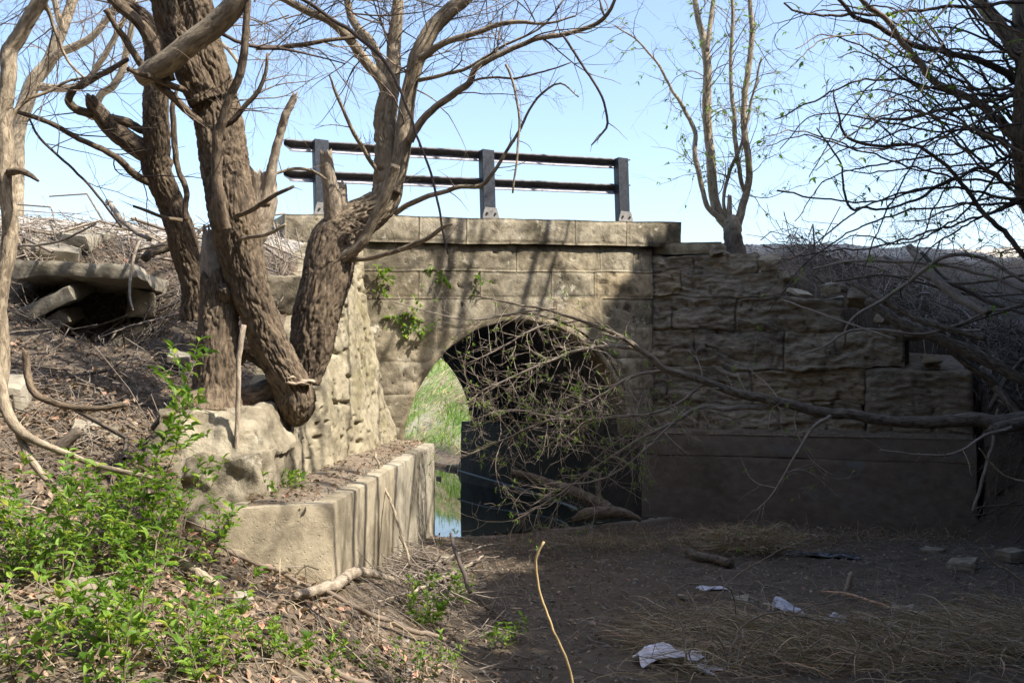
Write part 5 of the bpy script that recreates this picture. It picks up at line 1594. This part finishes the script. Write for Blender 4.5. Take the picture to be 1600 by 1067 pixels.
# ---- dry grass and straw
def straw(name, label, n, samp, rng, Lr=(.2, .6), w=.004, lay=.7, mat='straw', yaw=None, zr=(0, .08), arch=.25):
    mb = MB()
    m = 5
    t = np.linspace(0, 1, m)
    XY = np.array([samp(rng) for _ in range(n)])
    L = rng.uniform(*Lr, n)
    ya = rng.uniform(0, 2 * math.pi, n) if yaw is None else rng.normal(yaw[0], yaw[1], n)
    bend = rng.normal(0, .7, n)
    dirx = np.cos(ya[:, None] + bend[:, None] * t)
    diry = np.sin(ya[:, None] + bend[:, None] * t)
    X = XY[:, 0, None] + np.cumsum(dirx, 1) * L[:, None] / m * lay
    Y = XY[:, 1, None] + np.cumsum(diry, 1) * L[:, None] / m * lay
    a = np.abs(rng.normal(0, arch, n))[:, None]
    Z = H(X, Y) + rng.uniform(*zr, n)[:, None] + a * L[:, None] * np.sin(t * math.pi * rng.uniform(.6, 1.0, n)[:, None]) + .004
    C = np.stack([X, Y, Z], -1)
    sd = rng.normal(size=(n, 1, 3))
    tn = np.gradient(C, axis=1)
    b = nz(np.cross(tn, sd)) * (w * np.array((1, 1, .9, .7, .25)) * .5)[None, :, None] * rng.uniform(.5, 1.4, (n, 1, 1))
    V = np.stack([C - b, C + b], 2).reshape(n, m * 2, 3)
    f = np.array([(2 * i, 2 * i + 1, 2 * i + 3, 2 * i + 2) for i in range(m - 1)])
    F = (f[None] + (np.arange(n) * 2 * m)[:, None, None]).reshape(-1, 4)
    r = rng.random(n)
    mb.add(V, F, np.repeat(np.stack([r, r, r], -1)[:, None, :], m * 2, 1))
    o = mb.build(name, M[mat], None, smooth=False)
    return tag(o, label, None, None, "stuff")
rng = np.random.default_rng(81)
def near_px(cx, cy, sx, sy):
    c = hit(cx, cy)
    return lambda r: (c[0] + r.normal() * sx, c[1] + r.normal() * sy)
def mat_band(r):
    while True:
        x = r.uniform(.9, 4.2)
        y = 6.30 + .12 * x + r.normal() * .36
        if (x - 1.0) ** 2 + (y - 6.15) ** 2 < .07:
            continue
        if vn(np.array((x * 2.2, y * 3.1, 0.)), 5) * .5 + vn(np.array((x * 6, y * 7, 0.)), 6) * .4 > r.uniform(-.5, .35):
            return x, y
straw("dry_grass", "flattened mat of dry grass across the right foreground", 5200, mat_band, rng, (.2, .65), .0045, .95, yaw=(2.9, .9), zr=(0, .10), arch=.10)
straw("dry_grass", "shaggy dry grass clump on the mud below the right footing", 1100, near_px(1165, 862, .28, .15), rng, (.2, .5), .006, .95, zr=(0, .20), arch=.16)
straw("dry_grass", "thin dry grass before the mouth of the arch", 500, near_px(960, 858, .45, .18), rng, (.15, .45), .004)
straw("dry_grass", "dry grass wisps along the foot of the right footing", 700, lambda r: (r.uniform(2.2, 5.2), 11.35 - .33 * r.uniform(0, 1) + r.normal() * .3), rng, (.15, .4), .004)
straw("dry_grass", "dry stalks lying through the left bank litter", 1400, lambda r: (r.uniform(-3.2, -.3), r.uniform(3.4, 7.0)), rng, (.15, .5), .004, zr=(0, .05), arch=.12)
# far bank grass seen through the arch
def far_s(sign):
    def f(r):
        while True:
            Y = r.uniform(20, 36)
            x = r.uniform(-.125, -.035) * Y
            if H(np.array(x), np.array(Y)) > .12 and sign * (vn(np.array((x * 1.3, Y * .8, 0.)), 44) + .5 * vn(np.array((x * 4, Y * 2, 0.)), 45)) > r.uniform(-.25, .4):
                return x, Y
    return f
straw("grass", "sunlit green grass on the bank beyond the arch", 1800, far_s(1), rng, (.15, .42), .014, .5, 'grass', zr=(0, .02), arch=.6)
straw("dry_grass", "pale dead grass on the bank beyond the arch", 1600, far_s(-1), rng, (.15, .45), .014, .9, 'straw', zr=(0, .03), arch=.2)

# ---- vine tangle in the right foreground
vine = thing("vine_tangle", "tangle of bare grey vine stems arching over the right straw mat", "vines", hit(1130, 1040))
for k in range(90):
    cx, cy = rng.uniform(1030, 1560), rng.uniform(950, 1060)
    p = hit(cx, cy)
    yaw = rng.uniform(0, 2 * math.pi)
    L, hh = rng.uniform(.25, .8), rng.uniform(.05, .34)
    t = np.linspace(0, 1, 9)
    pts = np.stack([p[0] + np.cos(yaw + t) * L * t, p[1] + np.sin(yaw + t) * L * t, p[2] + hh * np.sin(t * 2.7) + .01], -1) + rng.normal(size=(9, 3)) * .012
    pts[:, 2] = np.maximum(pts[:, 2], H(pts[:, 0], pts[:, 1]) + .004)
    mb = MB()
    pts, _ = smooth_path(pts, np.ones(9), .03)
    r0 = rng.uniform(.0016, .0042)
    twig(mb, pts, np.linspace(r0, r0 * .5, len(pts)), 5)
    mb.build("stem", M[('twig_grey', 'twig')[k % 2]], vine)
for sp in ([(1075, 1040, 3), (1068, 1000, 3), (1062, 960, 2.6), (1055, 925, 2.4), (1090, 910, 2), (1140, 920, 2), (1150, 960, 1.5)], [(1140, 1067, 4), (1140, 1020, 4), (1160, 980, 3.5), (1200, 958, 3), (1250, 962, 2.5), (1290, 975, 2)], [(1100, 960, 2), (1150, 900, 2), (1240, 850, 1.6), (1290, 840, 1.2)], [(1130, 1060, 2.6), (1180, 1000, 2.4), (1260, 950, 2), (1330, 935, 1.6), (1380, 930, 1.2)]):
    limb(vine, "stem", lin(sp, 6.0, 6.6), M['twig'], 7, .02, 0, .05, 9, kink=2.0)

# ------------------------------------------------------------------ green plants
rng = np.random.default_rng(91)
def stem_plant(name, label, cat, base, stems, leafL, rng, group=None, mat='leaf', lr=.36, step=.05, droop=-.02, nobj=0, twigmat='twig', lean=(0, 0, 0), wl=.5, pairs=2):
    """upright stems with opposite leaf pairs; the first nobj leaves are objects of their own"""
    t = thing(name, label, cat, base, group)
    smb, lv = MB(), Leaves()
    for (dx, dy, L, r, dirv) in stems:
        p = np.asarray(base, float) + np.array((dx, dy, 0))
        d = nz(np.array(dirv, float))
        pts, ds = [p], [d]
        n = max(4, int(L / step))
        dr = rng.normal(size=3) * .02
        for i in range(n):
            d = nz(d + rng.normal(size=3) * .06 + dr + np.array(lean) * .05 + np.array((0, 0, droop)))
            pts.append(pts[-1] + d * step)
            ds.append(d)
        one = MB()
        twig(one, pts, np.linspace(r, r * .3, len(pts)), 5)
        one.build("stem", M[twigmat], t)
        ph = rng.uniform(0, 3)
        for i in range(max(1, int(n * .2)), n + 1):
            ph += math.pi / 2 + rng.normal() * .25
            a = nz(np.cross(ds[i], np.array((.3, .2, 1.0))))
            b = np.cross(ds[i], a)
            k = 1 - .35 * (i / n)
            for sgn in ((1, -1) if pairs == 2 else (1, -1, .5)):
                if rng.random() < .12:
                    continue
                dd = nz(a * math.cos(ph) * sgn + b * math.sin(ph) * sgn + ds[i] * .55 + np.array((0, 0, .12)))
                l = leafL * k * rng.uniform(.4, 1.35)
                lv.add(pts[i], dd, nz(np.array((0, 0, 1.)) + unit(rng) * .35), l, l * wl * rng.uniform(.8, 1.15), rng.random())
            if i == n:
                for _ in range(3):
                    lv.add(pts[i], nz(ds[i] + unit(rng) * .6), unit(rng), leafL * .7, leafL * .3, rng.random())
        # side shoots
        for s in range(int(L / .12)):
            i = rng.integers(int(n * .25), n)
            q = nz(ds[i] + unit(rng) * .9 + np.array((0, 0, .2)))
            sp = [pts[i]]
            m = rng.integers(3, 7)
            for j in range(m):
                q = nz(q + rng.normal(size=3) * .08)
                sp.append(sp[-1] + q * step * .8)
                a = nz(np.cross(q, np.array((.1, .3, 1.0))))
                for sgn in (1, -1):
                    dd = nz(a * sgn * (1 if j % 2 else .4) + q * .6 + np.array((0, 0, .1)) + unit(rng) * .2)
                    l = leafL * rng.uniform(.35, 1.15)
                    lv.add(sp[-1], dd, nz(np.array((0, 0, 1.)) + unit(rng) * .4), l, l * wl, rng.random())
            twig(smb, sp, np.linspace(r * .4, r * .2, len(sp)), 3)
    if smb.n:
        tag(smb.build("shoots", M[twigmat], t), kind="stuff")
    if nobj and lv.p:
        # a shared leaf mesh, one object for each of the leaves nearest the camera
        order = np.argsort([p[1] for p in lv.p])[:nobj]
        if 'leafmeshes' not in globals():
            globals()['leafmeshes'] = []
            for c in range(5):
                q = MB()
                add_leaves(q, [(0, 0, 0)], [(1, 0, 0)], [(0, 0, 1)], [1.0], [wl], [c / 4.0], True, .15)
                leafmeshes.append(q.mesh("leaf", M['leaf'], smooth=False))
        for i in order:
            d = nz(lv.d[i]); n_ = np.asarray(lv.n[i]); s = nz(np.cross(d, n_)); n_ = np.cross(s, d)
            o = bpy.data.objects.new("leaf", leafmeshes[int(lv.r[i] * 4.99)])
            COL.objects.link(o)
            o.parent = t
            R = Matrix(((d[0], -s[0], n_[0]), (d[1], -s[1], n_[1]), (d[2], -s[2], n_[2])))
            o.matrix_local = Matrix.Translation(Vector(lv.p[i] - np.asarray(base))) @ R.to_4x4() @ Matrix.Scale(lv.L[i], 4)
        keep = set(range(len(lv.p))) - set(int(i) for i in order)
        for att in ('p', 'd', 'n', 'L', 'W', 'r'):
            a = getattr(lv, att)
            setattr(lv, att, [a[i] for i in sorted(keep)])
    lv.build("leaves", M[mat], t)
    return t
def rs(n, spread, L, r, tilt=.5, bias=(0, 0, 0)):
    out = []
    for i in range(n):
        d = np.array((rng.normal() * tilt, rng.normal() * tilt, 1.0)) + np.array(bias)
        out.append((rng.normal() * spread, rng.normal() * spread, L * rng.uniform(.6, 1.15), r, d))
    return out
b0 = hit(222, 850)
b0 = np.array((P(222, 850, 5.3)[0], 5.3, H(np.array(P(222, 850, 5.3)[0]), np.array(5.3))))
topz = P(240, 492, 5.3)[2]
stem_plant("sapling", "slim upright sapling with fresh green leaves left of the snag", "sapling", b0, [(0, 0, topz - b0[2], .008, (.03, 0, 1)), (.02, 0, (topz - b0[2]) * .7, .005, (-.18, 0, 1)), (0, 0, (topz - b0[2]) * .55, .005, (.2, -.1, 1))], .095, rng, nobj=260, droop=0, wl=.42)
sh = [("dense green shrub in front of the leaning pale branch", 90, 900, 4.7, 11, .16, .62, (.1, 0, .2)),
      ("green shrub at the left edge above the concrete chunk", 10, 920, 4.5, 8, .14, .55, (.3, 0, .2)),
      ("bushy green shrub around the foot of the sapling", 200, 890, 5.0, 12, .20, .60, (.2, 0, .1)),
      ("green shrub reaching right towards the footing block", 268, 880, 5.3, 8, .13, .58, (.15, 0, .2)),
      ("low green shrub filling the bottom left corner", 60, 1110, 3.6, 14, .22, .42, (.2, -.1, .1)),
      ("low green shrub along the bottom edge left of the log", 230, 1120, 3.7, 12, .20, .40, (.1, 0, .1)),
      ("small green shrub in front of the concrete chunk's right side", 190, 990, 4.1, 7, .10, .45, (.1, 0, .2)),
      ("low leafy shrub at the bottom between corner shrub and twigs", 330, 1110, 3.9, 8, .16, .34, (.1, 0, .1))]
for k, (lab, px, py, Y, n, spr, L, bias) in enumerate(sh):
    p = P(px, py, Y)
    p[2] = H(np.array(p[0]), np.array(p[1])) - .02
    stem_plant("shrub", lab, "shrub", p, rs(n, spr, L, .0045, .42, bias), .062, rng, group="green shrubs on the left bank", nobj=130, droop=-.015, wl=.48)
wd = [("bright green nettles standing in the litter right of the driftwood", 672, 985, 6, .05, .34, .06), ("green nettles half in shade beside the drift sticks", 712, 950, 4, .04, .30, .05),
      ("small green weeds on the shaded mud in the foreground", 785, 1015, 6, .06, .14, .05), ("small shaded weed right of the other foreground weeds", 812, 1000, 3, .04, .12, .05),
      ("low bright weeds at the bottom edge of the bank", 590, 1065, 16, .16, .13, .04), ("low bright weeds left of the bottom edge weeds", 505, 1050, 10, .12, .14, .045),
      ("bright green tuft on the edge of the shade", 690, 1040, 8, .09, .12, .045), ("single bright seedling in the litter below the footing", 478, 1040, 3, .02, .13, .07), ("green sprig in the litter by the long branch", 362, 990, 3, .03, .12, .06),
      ("low dark green weeds left of the bright seedling", 415, 1030, 8, .10, .14, .05)]
for lab, px, py, n, spr, L, ll_ in wd:
    p = hit(px, py)
    stem_plant("weed", lab, "weed", p, rs(n, spr, L, .0025, .35), ll_, rng, group="weeds on the ground", step=.025)
for lab, px, py, Y, n, L in (("green plant at the back corner of the left ledge", 437, 742, 6.65, 5, .20), ("small green plant on the front of the left ledge", 408, 770, 6.2, 4, .16), ("thin green plant on the left ledge beside the other two", 466, 755, 6.55, 5, .12)):
    p = P(px, py, Y)
    p[2] = 1.06
    stem_plant("ledge_plant", lab, "plant", p, rs(n, .04, L, .003, .35), .055, rng, group="plants on the left ledge", step=.03)
for lab, px, py, n, L in (("green ivy sprig left of centre on the headwall", 640, 488, 5, .2), ("green ivy sprig high on the headwall", 682, 420, 4, .16), ("green ivy sprig at the top corner of the left wing", 591, 437, 4, .14), ("green ivy sprig low on the headwall above the arch's left side", 652, 512, 3, .12), ("ivy sprig beside the arch top on the headwall", 745, 442, 3, .10)):
    q = P(px, py, 12.0)
    d = (q - np.array((0, 0, CAMZ)))
    # onto the face of the headwall
    nrm = np.array((N1[0], N1[1], 0))
    t = np.dot(np.array((O1[0], O1[1], 0)) - np.array((0, 0, CAMZ)), nrm) / np.dot(d, nrm)
    p = np.array((0, 0, CAMZ)) + d * t - nrm * .02
    stem_plant("ivy_sprig", lab, "ivy", p, [(0, 0, L, .003, (rng.normal() * .8, -.5, rng.normal() * .6)) for _ in range(n)], .075, rng, group="ivy sprigs on the headwall", step=.04, wl=.7, droop=-.06)

for _o in bpy.data.objects:
    if "_base" in _o:
        del _o["_base"]
